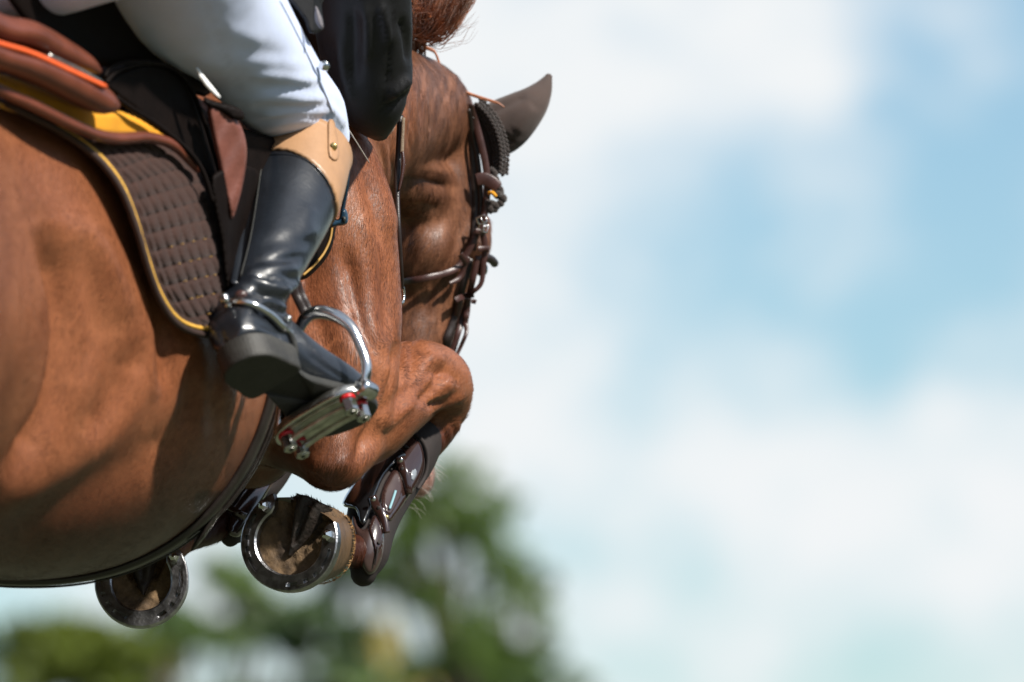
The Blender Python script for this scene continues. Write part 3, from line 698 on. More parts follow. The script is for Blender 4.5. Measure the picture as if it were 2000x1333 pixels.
# ------------------------------------------------------------------ rider
RID = empty('person', P(420, 100, -.2))
tag(RID, 'rider in white breeches, black jacket and tall black boots with tan cuffs', 'person')
bb = MB()
bb.add(*limb([(320, -190, -.40, 200, 170), (372, -40, -.31, 168, 142), (460, 64, -.19, 121, 112), (546, 178, -.04, 98, 84), (588, 234, .045, 94, 62), (608, 270, .095, 78, 46), (614, 310, .12, 66, 40)], 30, 5))
bb.add(*limb([(330, -210, -.42, 190, 180), (180, -170, -.50, 180, 170), (70, -120, -.48, 160, 150), (-20, -90, -.40, 130, 120), (-80, 20, -.2, 110, 110)], 30, 5))
bme = fuse(bb, .006, 8)
SB = Sculpt(bme)
for (p, wv_, am) in [([(480, 150), (540, 148), (600, 158), (640, 150)], 9, 3.5), ([(490, 168), (550, 172), (620, 172)], 8, -3.5), ([(470, 196), (530, 190), (600, 196), (650, 188)], 9, 4.5),
                     ([(480, 212), (560, 212), (640, 206)], 7, -4), ([(500, 228), (570, 224), (650, 222)], 7, 4), ([(490, 244), (540, 232), (600, 226), (660, 232)], 6, -4),
                     ([(460, 130), (520, 122), (600, 130)], 12, 2.5), ([(450, 100), (500, 100), (560, 112)], 14, -2), ([(420, 180), (460, 190), (500, 205)], 9, 3), ([(440, 215), (470, 222), (510, 236)], 7, -3),
                     ([(640, 200), (660, 225), (678, 250)], 6, 4), ([(650, 190), (672, 225)], 5, -3), ([(510, 255), (560, 240), (620, 238)], 6, 3), ([(430, 60), (470, 66), (520, 84)], 18, 2.5)]:
    SB.crease(p, wv_ * 1.1, am * .72)
random.seed(11)
for i in range(14):
    u0 = random.uniform(460, 600); v0 = random.uniform(120, 240)
    SB.crease([(u0, v0), (u0 + 30, v0 - random.uniform(0, 8)), (u0 + 60, v0 + random.uniform(-3, 8))], random.uniform(5, 8), random.uniform(-.9, .9))
SB.crease([(395, 0), (425, 80), (455, 150), (480, 210)], 2.2, -1.6, taper=False)
SB.normals()
BRE = link('breeches', bme, M_breech, RID)
B_br = bvh_of(BRE); V, F = tube([P(u, v, (ray(B_br, u, v) or -.1) - .0005) for u, v in [(546, 0), (572, 50), (597, 100), (620, 148), (638, 190), (650, 220)]], .0012, 8, 5); obj('side_seam', V, F, M_breech, BRE, True, True)
# body under the clothes, out of the picture above the breeches
pb = MB()
pb.add(*limb([(200, -230, -.35, 120, 110), (420, -330, -.05, 130, 110), (620, -420, .25, 150, 110), (740, -460, .42, 90, 80), (790, -480, .48, 60, 60), (850, -520, .55, 80, 85), (880, -560, .58, 60, 70)], 24, 4))
pb.add(*limb([(700, -150, .08, 50, 45), (735, 215, .2, 40, 40), (735, 190, .42, 34, 34), (740, 170, .48, 30, 24)], 18, 4))
for a in range(4):
    pb.add(*limb([(735 + a * 9 - 14, 172, .49, 8, 9), (736 + a * 9 - 14, 186, .535, 7.5, 8), (736 + a * 9 - 14, 202, .525, 7, 7)], 10, 3))
pb.add(*limb([(722, 165, .47, 8, 9), (716, 160, .51, 8, 8), (722, 172, .535, 7, 7)], 10, 3))
link('body', fuse(pb, .006, 3), M_skin, RID)
helm = ellipsoid(P(872, -560, .56), RVn * .115, UVn * .10, FVn * .13, 24, 12); obj('helmet', *helm, M_jacket, RID, True, True)
# jacket: torso, sleeve with elbow, tails
jb = MB()
jb.add(*limb([(215, -240, -.32, 175, 150), (420, -300, -.06, 190, 160), (600, -330, .18, 205, 160), (720, -400, .36, 130, 110)], 28, 4))
jb.add(*limb([(520, -260, .10, 150, 120), (610, -120, .22, 130, 110), (650, 20, .29, 95, 90), (668, 130, .33, 70, 70), (690, 200, .36, 40, 45)], 26, 4))
jb.add(*limb([(690, -330, .20, 120, 100), (700, -140, .06, 104, 84), (706, 0, .08, 99, 78), (714, 90, .12, 94, 74), (722, 165, .15, 84, 68), (731, 220, .18, 58, 56), (739, 250, .20, 26, 34)], 28, 5))
jb.add(*limb([(735, 200, .22, 55, 55), (738, 190, .36, 44, 44), (740, 180, .44, 38, 38)], 20, 4))
jme = fuse(jb, .006, 6); SJ = Sculpt(jme)
for (p, wv_, am) in [([(770, -10), (764, 80), (756, 160), (748, 230)], 2.5, -2.2), ([(740, 0), (752, 40), (762, 90)], 10, 4), ([(710, 0), (716, 60), (712, 130)], 12, 4), ([(690, 10), (694, 90), (690, 170)], 12, -4), ([(780, 30), (796, 80), (800, 130)], 8, -4),
                     ([(760, 190), (784, 165), (802, 150)], 9, 5), ([(745, 215), (775, 205), (800, 180)], 7, -4), ([(660, 60), (668, 130), (690, 210)], 10, 3)]:
    SJ.crease(p, wv_, am * 1.8)
SJ.normals()
JAC = link('jacket', jme, M_jacket, RID)
patch('jacket_tail', [(548, -30), (640, -30), (628, 10), (632, 40), (630, 60), (604, 66), (596, 44), (580, 20)], lambda u, v: -.17 + .0006 * (np.asarray(u) - 560) + .0004 * np.abs(np.asarray(u) - 612), .008, M_jacket, RID, edge=5, step=4, smooth=2)
patch('tail_lining', [(616, 12), (622, 20), (630, 40), (631, 58), (620, 50), (615, 36)], lambda u, v: -.165 + 0 * np.asarray(u), .006, M_lining, RID, edge=5, step=3)
obj('jacket_button', *cyl(P(632, 128, -.10), P(636, 130, -.085), .006, .006, 12, .0015), M_steel, RID)

# ------------------------------------------------------------------ rider's boot
fa = np.array(RV * .52 - UV * .30 + FV * .80); fa /= np.linalg.norm(fa)
fl = np.array(RV * .80 + UV * .48 - FV * .34); fl -= fa * (fl @ fa); fl /= np.linalg.norm(fl)
fu = np.cross(fa, fl); fu = fu if fu @ UVn > 0 else -fu
FO = np.array(P(500, 736, -.30))                                     # middle of the heel, under the heel block
def FT(x, y, z): return FO + fa * (x - .035) + fl * y + fu * z
BT = MB()
shaft = [(592, 296, .015, 92, 88), (574, 372, -.045, 92, 84), (556, 430, -.09, 85, 77), (534, 495, -.15, 71, 68), (513, 550, -.195, 60, 60), (498, 592, -.225, 57, 58), (488, 628, -.24, 54, 54)]
BT.add(*limb(shaft, 36, 5, roundcap=False))
fs = [(-.004, .020, .030, .060), (.012, .031, .026, .088), (.04, .036, .026, .125), (.075, .037, .024, .13), (.11, .037, .018, .10), (.15, .041, .012, .078), (.19, .046, .010, .064), (.225, .044, .012, .056), (.25, .034, .016, .050), (.266, .016, .022, .044)]
R = []
for (x, wy, z0, z1) in crom(fs, 3):
    R.append(ring(FT(x, 0, (z0 + z1) / 2), fl * wy, fu * (z1 - z0) / 2, 28, 2.5))
BT.add(*rings_to_mesh(R))
bt = fuse(BT, .0035, 5); ST = Sculpt(bt)
for (p, w_, a_) in [([(450, 560), (500, 552), (548, 566), (565, 590)], 9, 4), ([(450, 580), (500, 572), (560, 596)], 6, -4.5), ([(500, 592), (535, 590), (562, 610)], 7, 4), ([(505, 606), (540, 604), (560, 622)], 5, -4),
                    ([(520, 616), (548, 618), (566, 632)], 6, 3), ([(470, 540), (520, 520), (590, 530)], 12, 3), ([(480, 520), (530, 512), (600, 500)], 10, -3), ([(545, 570), (570, 560), (585, 545)], 7, 4), ([(430, 640), (445, 680), (470, 660)], 3, -1.5),
                    ([(560, 640), (576, 690), (570, 730)], 3, -2), ([(610, 400), (600, 430), (610, 470)], 16, 2), ([(480, 640), (520, 655), (560, 690)], 12, 2.5), ([(600, 690), (640, 720), (680, 745)], 5, -1.5), ([(500, 480), (560, 470), (620, 480)], 14, -1.5)]:
    ST.crease(p, w_, a_ * 1.35)
random.seed(4)
for i in range(22):
    u0, v0 = random.uniform(450, 560), random.uniform(530, 640)
    ST.crease([(u0, v0), (u0 + 15, v0 + random.uniform(-4, 6)), (u0 + 34, v0 + random.uniform(2, 14))], random.uniform(3, 5), random.uniform(-2.6, 2.6))
ST.normals()
BOOT = link('boot', bt, M_black, RID)
B_b = bvh_of(BOOT); db = dsurf(B_b, .002, 3)
# tan cuff: a sleeve of its own around the top of the shaft
s_ = crom(shaft[:3], 24); C_ = Pn(s_[:, 0], s_[:, 1], s_[:, 2]); T_ = np.gradient(C_, axis=0); T_ /= np.linalg.norm(T_, axis=1)[:, None]
def shaftpt(v, ph, grow):
    i = int(np.abs(s_[:, 1] - v).argmin()); A = np.cross(T_[i], FVn); A /= np.linalg.norm(A); A = A if A @ RVn > 0 else -A
    B = np.cross(A, T_[i]); B = B if B @ FVn < 0 else -B
    k = pm(s_[i, 2]); return C_[i] + A * (s_[i, 3] * k + grow) * math.cos(ph) + B * (s_[i, 4] * k + grow) * math.sin(ph)
phs = np.linspace(rad(-70), rad(158), 60); nn = 16; Vc = []; Fc = []
for lay, grow in ((0, .0028), (1, -.002)):
    for i, ph in enumerate(phs):
        vb = 352 + 44 * (0.5 + .5 * math.cos(ph)) ** 1.2
        for j in range(nn):
            t = j / (nn - 1); g = grow + (.0012 if (lay == 0 and j in (0,)) else 0)
            Vc.append(shaftpt(299 + (vb - 299) * t, ph, g))
m_ = len(phs) * nn
for i in range(len(phs) - 1):
    for j in range(nn - 1):
        a = i * nn + j; Fc.append((a, a + 1, a + nn + 1, a + nn)); Fc.append((a + m_, a + m_ + nn, a + m_ + nn + 1, a + m_ + 1))
    a = i * nn; Fc.append((a, a + nn, a + nn + m_, a + m_)); b_ = i * nn + nn - 1; Fc.append((b_, b_ + m_, b_ + m_ + nn, b_ + nn))
CUFF = obj('boot_cuff', Vc, Fc, M_tan, RID, True, True)
B_c = bvh_of(CUFF, BOOT); dc = dsurf(B_c, .001, 2)
tab = patch('cuff_tab', [(641, 236), (652, 236), (658, 262), (663, 300), (658, 314), (648, 312), (641, 298), (640, 262)], dc, .004, M_tan, CUFF, edge=4, step=3)
c_ = ray(B_c, 651, 287) or 0
obj('cuff_button', *cyl(P(651, 287, c_ - .009), P(651, 287, c_ - .003), .0048, .0048, 14, .0012), M_brass, CUFF)
ribbon('cuff_seam', [(512, 306), (545, 302), (580, 306), (612, 322), (638, 352), (654, 392)], 4, dsurf(B_c, -.001, 3), .002, M_black, CUFF)
ribbon('zip_strip', [(520, 262), (500, 300), (488, 360), (478, 430), (468, 500), (458, 555)], [20, 24, 22, 20, 18, 16], db, .004, M_black, BOOT)
ribbon('back_seam', [(510, 330), (500, 400), (488, 470), (470, 540)], 3, dsurf(B_b, .004, 3), .002, M_blackdull, BOOT)
M_heel = material('dusty_heel_leather', (.022, .021, .018), .6, var=.5, vscale=35, bump=.3, bscale=300)
# sole and heel
def solid(name, outline, z0, z1, mat, parent):
    n = len(outline); V = []
    rr_ = [(z0 + .001, .94), (z0, .90)]
    levels = [(z1, .985), (z1 - .0012, 1.0), (z0 + .004, .985), (z0 + .0012, .96), (z0, .92)]
    R = []
    cx = np.mean([p[0] for p in outline]); cy = np.mean([p[1] for p in outline])
    for z, s in levels: R.append(np.array([FT(cx + (x - cx) * s, cy + (y - cy) * s, z + spring(x)) for x, y in outline]))
    return obj(name, *rings_to_mesh(R), mat, parent, False, True)
spring = lambda x: .0
so = crom([(.095, -.024), (.13, -.030), (.17, -.040), (.21, -.044), (.245, -.034), (.268, -.010), (.270, .010), (.25, .036), (.215, .047), (.17, .043), (.13, .034), (.095, .027), (.07, .03), (.06, 0), (.07, -.028)], 4, True)
spring = lambda x: .012 * np.clip((.11 - x) / .04, 0, 1) + .010 * np.clip((x - .2) / .07, 0, 1) ** 2
solid('sole', so, .004, .013, M_blackdull, BOOT)
spring = lambda x: 0.0
ho = crom([(-.006, 0), (.0, .022), (.02, .035), (.05, .038), (.082, .036), (.084, 0), (.082, -.035), (.05, -.036), (.02, -.033), (.0, -.020)], 5, True)
solid('boot_heel', ho, .004, .034, M_heel, BOOT)
# spur
SPU = obj('spur', *tube([P(u, v, (ray(B_b, u, v) or d_) - .006) for u, v, d_ in [(446, 590, -.28), (470, 589, -.29), (500, 598, -.29), (530, 617, -.27), (552, 640, -.25)]] + [P(566, 652, -.235)], [.0042, .0045, .0048, .005, .0052], 10, 5), M_steel, RID, True, True)
for (u, v, r_) in [(437, 583, .0068), (445, 596, .0042), (563, 622, .0042)]:
    obj('spur_knob', *ellipsoid(P(u, v, (ray(B_b, max(u, 452), v) or -.28) - .008), RVn * r_, UVn * r_, FVn * r_, 14, 8), M_steel, SPU)
obj('spur_neck', *tube([P(446, 590, -.292), P(437, 583, -.30)], .0036, 8, 1), M_steel, SPU)
c_ = ray(B_b, 470, 578) or -.28
obj('strap_button', *ellipsoid(P(471, 577, c_ - .003), RVn * .0075, UVn * .006, FVn * .004, 16, 8), M_bridle, SPU)
ribbon('spur_strap', [(556, 640), (572, 664), (577, 690), (572, 716)], 13, dsurf(B_b, .001, 2), .004, M_blackdull, SPU)

# ------------------------------------------------------------------ stirrup
STI = empty('stirrup', tuple(FT(.175, 0, -.01)))
tag(STI, 'polished steel stirrup with four bolts and red washers under the boot sole', 'stirrup')
su = (np.array(UV * .93 - RV * .05 + FV * .30)); sa = fa
def SP(x, y, z): return FT(.17 + x, y, .004 + z)                       # x along the foot, y across, z away from the sole (negative = below)
out = [(.027 * math.cos(t) , .060 * np.sign(math.sin(t)) * abs(math.sin(t)) ** .6) for t in np.linspace(0, 2 * math.pi, 40, endpoint=False)]
def plate(name, o_, z0, z1, mat, parent, hole=None):
    R = []
    for z, s in [(z1, .9), (z1, .97), (z1 - .001, 1), (z0 + .001, 1), (z0, .97), (z0, .9)]: R.append(np.array([SP(x * s, y * s, z) for x, y in o_]))
    return obj(name, *rings_to_mesh(R), mat, parent, True, True)
TR = plate('tread', out, -.014, -.002, M_steelw, STI)
o2 = [(x * .72, y * .84) for x, y in out]
plate('tread_recess', o2, -.0155, -.012, M_steelw, STI)
rim = obj('tread_rim', *tube([SP(x * 1.0, y * 1.0, -.0125) for x, y in out] + [SP(out[0][0], out[0][1], -.0125)], .0028, 8, 2), M_steel, STI, True, True)
for x_ in (-.013, .013):
    obj('tread_bar', *tube([SP(x_, -.044, -.026), SP(x_, -.02, -.0235), SP(x_, .02, -.0235), SP(x_, .044, -.026)], .0042, 8, 4), M_steelw, STI, True, True)
    for y_ in (-.044, .044):
        b0 = SP(x_, y_, -.018); b1 = SP(x_, y_, -.036)
        V, F = cyl(b0, b1, .0088, .0088, 6, .0012); bo = obj('bolt', V, F, M_steel, STI, False, True)
        V, F = cyl(SP(x_, y_, -.0145), SP(x_, y_, -.0195), .0096, .0096, 16, .001); obj('washer', V, F, M_red, bo, True, True)
        V, F = cyl(b1, SP(x_, y_, -.0368), .0055, .0055, 14); obj('bolt_head', V, F, M_steelw, bo, False, True)
        V, F = cyl(SP(x_, y_, -.0366), SP(x_, y_, -.0374), .0026, .0026, 8); obj('bolt_socket', V, F, M_blackdull, bo, False, True)
e1 = SP(.0, .062, -.006); e0 = SP(.0, -.062, -.006)
def mixp(u, v, d): return np.array(P(u, v, d))
dS = float((e1 - CAMn) @ FVn) - 10; dE = float((e0 - CAMn) @ FVn) - 10
arch = [e1, mixp(716, 715, dS + .004), mixp(702, 672, dS + .014), mixp(684, 638, dS + .022), mixp(655, 617, dS + .03), mixp(622, 610, dS + .038), mixp(596, 622, dS + .044), mixp(578, 660, dS + .05), mixp(562, 720, dS + .056), mixp(553, 780, dS + .05), e0]
obj('arch', *tube(arch, [.0062, .0060, .0060, .0066, .0078, .0082, .0075, .006, .006, .006, .006], 14, 5), M_steel, STI, True, True)
obj('branch_joint', *cyl(SP(-.012, .064, -.010), SP(.014, .064, -.010), .0105, .0105, 18, .002), M_steel, STI, True, True)
LEA = [(560, 520, -.10), (575, 570, dS + .05), (592, 606, dS + .044), (600, 622, dS + .038)]
ribbon('stirrup_leather', LEA, 17, None, .004, M_bridle_dk, STI)
ribbon('stirrup_leather', [(u + 10, v - 2, d + .012) for u, v, d in LEA], 17, None, .004, M_bridle_dk, STI)

# ------------------------------------------------------------------ hooves and shoes
M_horn = material('hoof_horn', (.05, .03, .016), .42, var=.5, vscale=50, bump=.4, bscale=260, col2=(.12, .07, .035), stretch=(1, 1, .3))
M_sole = material('hoof_sole', (.030, .017, .008), .85, vscale=38, bump=1.0, bscale=160, col2=(.17, .105, .05))
M_frog = material('hoof_frog', (.008, .006, .005), .6, vscale=60, bump=.7, bscale=200, col2=(.035, .022, .015))
M_iron = material('horseshoe_iron', (.36, .36, .37), .30, metal=1.0, var=.45, vscale=70, bump=.3, bscale=260)
M_furdk = material('dark_heel_fur', (.03, .017, .008), .85, vscale=120, bump=1.0, bscale=400, col2=(.12, .065, .025))
M_fur = material('coronet_fur', (.20, .10, .035), .7, var=.5, vscale=200, col2=(.42, .25, .10))
def hoof(C, Nn, Tt, a=.066, b=.064, seed=0, nails=((42, 58, 74), (-48, -64, -80))):
    C = np.array(C); Nn = np.array(Nn) / np.linalg.norm(Nn); Tt = np.array(Tt) - Nn * (np.array(Tt) @ Nn); Tt /= np.linalg.norm(Tt); S = np.cross(Tt, Nn)
    if S @ RVn < 0: S = -S
    W = lambda x, y, z: C + S * x + Tt * y + Nn * z
    def cur(f, inset=0.0):
        x = (a - inset) * math.sin(f); y = (b - inset) * math.cos(f)
        if abs(f) > math.pi / 2: x = (a - inset) * (1 - .10 * ((abs(f) - math.pi / 2) / .9) ** 2) * math.copysign(abs(math.sin(f)) ** .55, f)
        return x, y
    def hcur(f, inset):
        x, y = cur(f, inset); t = min(1, max(0, (abs(f) - 2.0) / 1.1)); t = t * t * (3 - 2 * t)
        return x, y * (1 - .16 * t)
    # wall
    R = []
    for k_ in (0, .25, .5, .75, 1.0):
        r_ = []
        for f in np.linspace(-math.pi, math.pi, 48, endpoint=False):
            x, y = hcur(f, .0015)
            h = .050 + .016 * math.cos(f); s = 1 - .16 * k_
            r_.append(W(x * s, y * s - .018 * k_, -k_ * h))
        R.append(np.array(r_))
    HO = obj('hoof', *rings_to_mesh(R, False), M_horn, HORSE, True, True)
    # sole with bars and frog
    V = []; F = []; nr, nf = 26, 72
    for i in range(nr + 1):
        for j in range(nf):
            f = -math.pi + 2 * math.pi * j / nf; r_ = i / nr
            x, y = hcur(f, .006)
            x *= r_; y *= r_
            z = .001 - .011 * (1 - r_ ** 2) + .0012 * math.sin(x * 260 + seed) * math.sin(y * 310)
            ap = .012; q = (ap - y) / (ap + b)
            if q > 0:
                wf = .003 + .027 * q ** .9; t = abs(x) / wf
                fr = -.006 if t < 1 else 0
                gr = -.016 * math.exp(-((abs(x) - wf - .003) / .004) ** 2) * min(1, q * 2)
                z += (fr + gr) * min(1, q * 3)
            V.append(W(x, y, z))
    for i in range(nr):
        for j in range(nf):
            p, q_ = i * nf + j, i * nf + (j + 1) % nf; F.append((p, q_, q_ + nf, p + nf))
    SO = obj('sole', V, F, M_sole, HO, True, True)
    V = []; F = []
    ny = 24
    for i in range(ny + 1):
        y = .014 - (b + .012) * i / ny; q = (.012 - y) / (.012 + b); wf = .002 + .026 * max(q, 0) ** .9
        for j in range(13):
            t = (j - 6) / 6; x = t * wf
            z = -.0095 + .0175 * (1 - abs(t) ** 2.5) * min(1, .3 + q) - .014 * math.exp(-(x / .005) ** 2) * min(1, max(q, 0) * 1.5) * (q > .15)
            V.append(W(x, y, z))
    for i in range(ny):
        for j in range(12): p = i * 13 + j; F.append((p, p + 1, p + 14, p + 13))
    obj('frog', V, F, M_frog, HO, True, True)
    for s in (-1, 1):
        obj('heel_bulb', *ellipsoid(W(s * .019, -b * .80, -.026), S * .018, Tt * .012, Nn * .022, 18, 10), M_furdk, HO)
    # shoe
    fm = rad(140); R = []
    fl_ = np.linspace(-fm, fm, 84)
    for f in fl_:
        g = .010 if abs(f) < rad(24) or abs(f) > rad(104) else .0058
        tip = min(1, (fm - abs(f)) / .22) ** .5 * .55 + .45
        pr = [(0, 0), (0, .0085), (.0016, .010), (.006, .010), (.0066, g), (.0104, g), (.011, .010), (.019 * tip, .010), (.0212 * tip, .008), (.0212 * tip, 0)]
        x0, y0 = cur(f); x1, y1 = cur(f, .0212); dx, dy = (x1 - x0) / .0212, (y1 - y0) / .0212
        R.append(np.array([W(x0 + dx * i, y0 + dy * i, z) for i, z in pr]))
    SHOE = obj('horseshoe', *rings_to_mesh(R), M_iron, HORSE, False, True)
    for fd in nails[0] + nails[1]:
        f = rad(fd); x0, y0 = cur(f, .0085); x1, y1 = cur(f + .03, .0085); t = np.array([x1 - x0, y1 - y0]); t /= np.linalg.norm(t)
        obj('nail', *box(W(x0, y0, .0085), (S * t[0] + Tt * t[1]) * .0038, (-S * t[1] + Tt * t[0]) * .0026, Nn * .0028), M_iron, SHOE, False, True)
    for fd in (124, -124):
        x0, y0 = cur(rad(fd), .0105)
        R = [ring(W(x0, y0, z), S * r_, Tt * r_, 6) for z, r_ in ((.009, .0078), (.017, .0074), (.020, .0055), (.0225, .002))]
        obj('stud', *rings_to_mesh(R), M_steel, SHOE, False, True)
    # fringe of hair at the coronet
    fm_ = MB(); rg = random.Random(seed)
    for i in range(420):
        f = rg.uniform(-math.pi, math.pi); x, y = hcur(f, .0015)
        h = .046 + .016 * math.cos(f); s = .87
        p0 = W(x * s, y * s - .016, -h - .004); o_ = (S * x + Tt * y); o_ /= np.linalg.norm(o_)
        p1 = p0 + o_ * rg.uniform(.000, .003) + Nn * rg.uniform(.005, .011) + Tt * rg.uniform(-.004, .004)
        t_ = np.cross(o_, Nn) * .0008
        k_ = len(fm_.V); fm_.V += [tuple(p0 - t_), tuple(p0 + t_), tuple(p1), tuple(p0 + o_ * .001)]; fm_.F += [(k_, k_ + 1, k_ + 2), (k_ + 1, k_ + 3, k_ + 2), (k_ + 3, k_, k_ + 2)]
    fo = obj('coronet_hair', fm_.V, fm_.F, M_fur, HO, False); fo['kind'] = 'stuff'
    return HO, SHOE
hoof(P(570, 1062, .30), -FV * .85 - RV * .42 + UV * .20, -UV * .90 - RV * .40, .0665, .060, 1)
hoof(P(278, 1138, .37), -FV * .93 - RV * .10 + UV * .25, -UV * .97 + RV * .04, .0575, .058, 2)

# ------------------------------------------------------------------ tendon boots on the forelegs
M_tshell = material('glossy_brown_shell', (.026, .012, .010), .15, var=.12, vscale=30, coat=1.0, coatr=.04)
M_tmatt = material('satin_brown_shell', (.040, .022, .019), .28, var=.1, vscale=30, coat=.6)
M_tline = material('neoprene_lining', (.012, .007, .006), .75, var=.2, vscale=80, bump=.3, bscale=900)
M_carbon = material('black_gloss_strip', (.008, .008, .009), .12, var=.2, vscale=120, coat=.9, coatr=.04, bump=.1, bscale=120)
M_clear = material('grey_window', (.20, .22, .24), .12, coat=.6)
M_blue = material('pale_blue_tag', (.16, .30, .34), .5)
cannon = [(815, 864, .588, 50, 54), (797, 892, .572, 55, 57), (766, 935, .54, 57, 57), (738, 985, .50, 55, 55), (723, 1035, .465, 49, 52), (716, 1085, .44, 43, 46), (710, 1120, .43, 26, 30)]
cannon_far = [(542, 885, .68, 44, 48), (518, 922, .665, 46, 48), (486, 965, .62, 44, 46), (462, 1000, .58, 46, 48), (452, 1030, .555, 40, 42), (450, 1046, .545, 20, 26)]
def tendon_boot(label, detail):
    st_ = cannon if detail else cannon_far
    TB = empty('tendon_boot', P(*st_[3][:3])); tag(TB, label, 'horse boot', 'boots strapped on the forelegs')
    LI = obj('lining', *limb(st_, 32, 6), M_tline, TB, True, True)
    if not detail:
        b = bvh_of(LI); f = dsurf(b, .001, 2)
        patch('shell', [(540, 890), (556, 900), (530, 950), (500, 1000), (476, 1040), (462, 1050), (446, 1040), (450, 1000), (480, 955), (510, 915)], f, .006, M_tshell, TB, edge=5)
        ribbon('strap', [(444, 990), (460, 1000), (480, 1010)], 14, f, .004, M_tshell, TB, off=.006)
        return
    b = bvh_of(LI); f = dsurf(b, .001, 2)
    patch('upper_shell', [(776, 860), (800, 850), (820, 864), (829, 890), (826, 922), (812, 950), (796, 974), (775, 1004), (762, 1020), (748, 1004), (742, 975), (752, 940), (772, 905)], f, .006, M_tshell, TB, edge=6, step=3.5)
    patch('middle_panel', [(752, 950), (772, 918), (784, 925), (790, 950), (778, 985), (762, 1008), (750, 995), (746, 970)], f, .0075, M_tmatt, TB, edge=3, step=3.5)
    patch('strike_strip', [(744, 876), (766, 866), (792, 880), (797, 892), (778, 902), (752, 930), (736, 965), (722, 1010), (712, 1028), (700, 1020), (694, 996), (668, 984), (700, 930)], f, .011, M_carbon, TB, edge=10, step=3.5)
    lc = patch('fetlock_cup', [(690, 1006), (704, 1032), (716, 1030), (730, 1000), (742, 1010), (751, 1040), (748, 1085), (734, 1116), (718, 1124), (706, 1106), (697, 1070), (688, 1035)], f, .010, M_tmatt, TB, edge=9, step=3.5)
    patch('cup_gloss', [(717, 1032), (730, 1004), (742, 1014), (750, 1042), (747, 1072), (733, 1088), (728, 1070), (722, 1050)], f, .0125, M_tshell, TB, edge=5, step=3.5)
    ribbon('top_binding', [(770, 862), (796, 847), (822, 858), (835, 888), (832, 925), (816, 955)], 8, dsurf(b, .004, 2), .004, M_tline, TB)
    patch('window', [(803, 918), (812, 914), (816, 924), (812, 938), (805, 942), (800, 930)], f, .0085, M_clear, TB, edge=3, step=3)
    patch('vent', [(780, 868), (786, 864), (800, 872), (800, 878), (790, 876)], f, .009, M_tline, TB, edge=2, step=2.5)
    patch('vent', [(735, 1056), (742, 1050), (747, 1058), (742, 1066), (737, 1064)], f, .0145, M_tline, TB, edge=2, step=2.5)
    ribbon('cup_groove', [(738, 1068), (736, 1085), (732, 1104)], [5, 4, 2], f, .002, M_tline, TB, off=.0125)
    ribbon('name_tag', [(773, 958), (768, 974), (761, 994)], 5, f, .002, M_blue, TB, off=.0085)
    for (pth, studs, holes) in [([(780, 893), (785, 912), (795, 938), (799, 966)], (795, 949), [(786, 917), (790, 930)]), ([(727, 969), (735, 990), (748, 1012), (755, 1042)], (754, 1011), [(740, 993), (747, 1003)])]:
        sp = ribbon('strap', pth, [15, 19, 17, 13], f, .005, M_tshell, TB, off=.0115)
        du = float(f(np.array([p[0] for p in pth]), np.array([p[1] for p in pth])).mean())
        def at(u, v): return float(np.interp(v, [p[1] for p in pth], f(np.array([p[0] for p in pth], float), np.array([p[1] for p in pth], float))))
        for (hu, hv) in holes: obj('strap_hole', *ellipsoid(P(hu, hv, at(hu, hv) - .0172), RVn * .0026, UVn * .0032, FVn * .0012, 10, 6), M_tline, sp)
        obj('strap_stud', *cyl(P(studs[0], studs[1], at(*studs) - .0205), P(studs[0], studs[1], at(*studs) - .016), .0032, .0036, 12, .0008), M_brass, sp)
        obj('strap_rivet', *cyl(P(pth[0][0] + 2, pth[0][1] + 6, at(*pth[0]) - .0195), P(pth[0][0] + 2, pth[0][1] + 6, at(*pth[0]) - .016), .0034, .0036, 12, .0008), M_steel, sp)
tendon_boot('glossy brown tendon boot with two straps on the raised right foreleg', True)
tendon_boot('brown tendon boot on the far foreleg, half hidden behind girth and hoof', False)

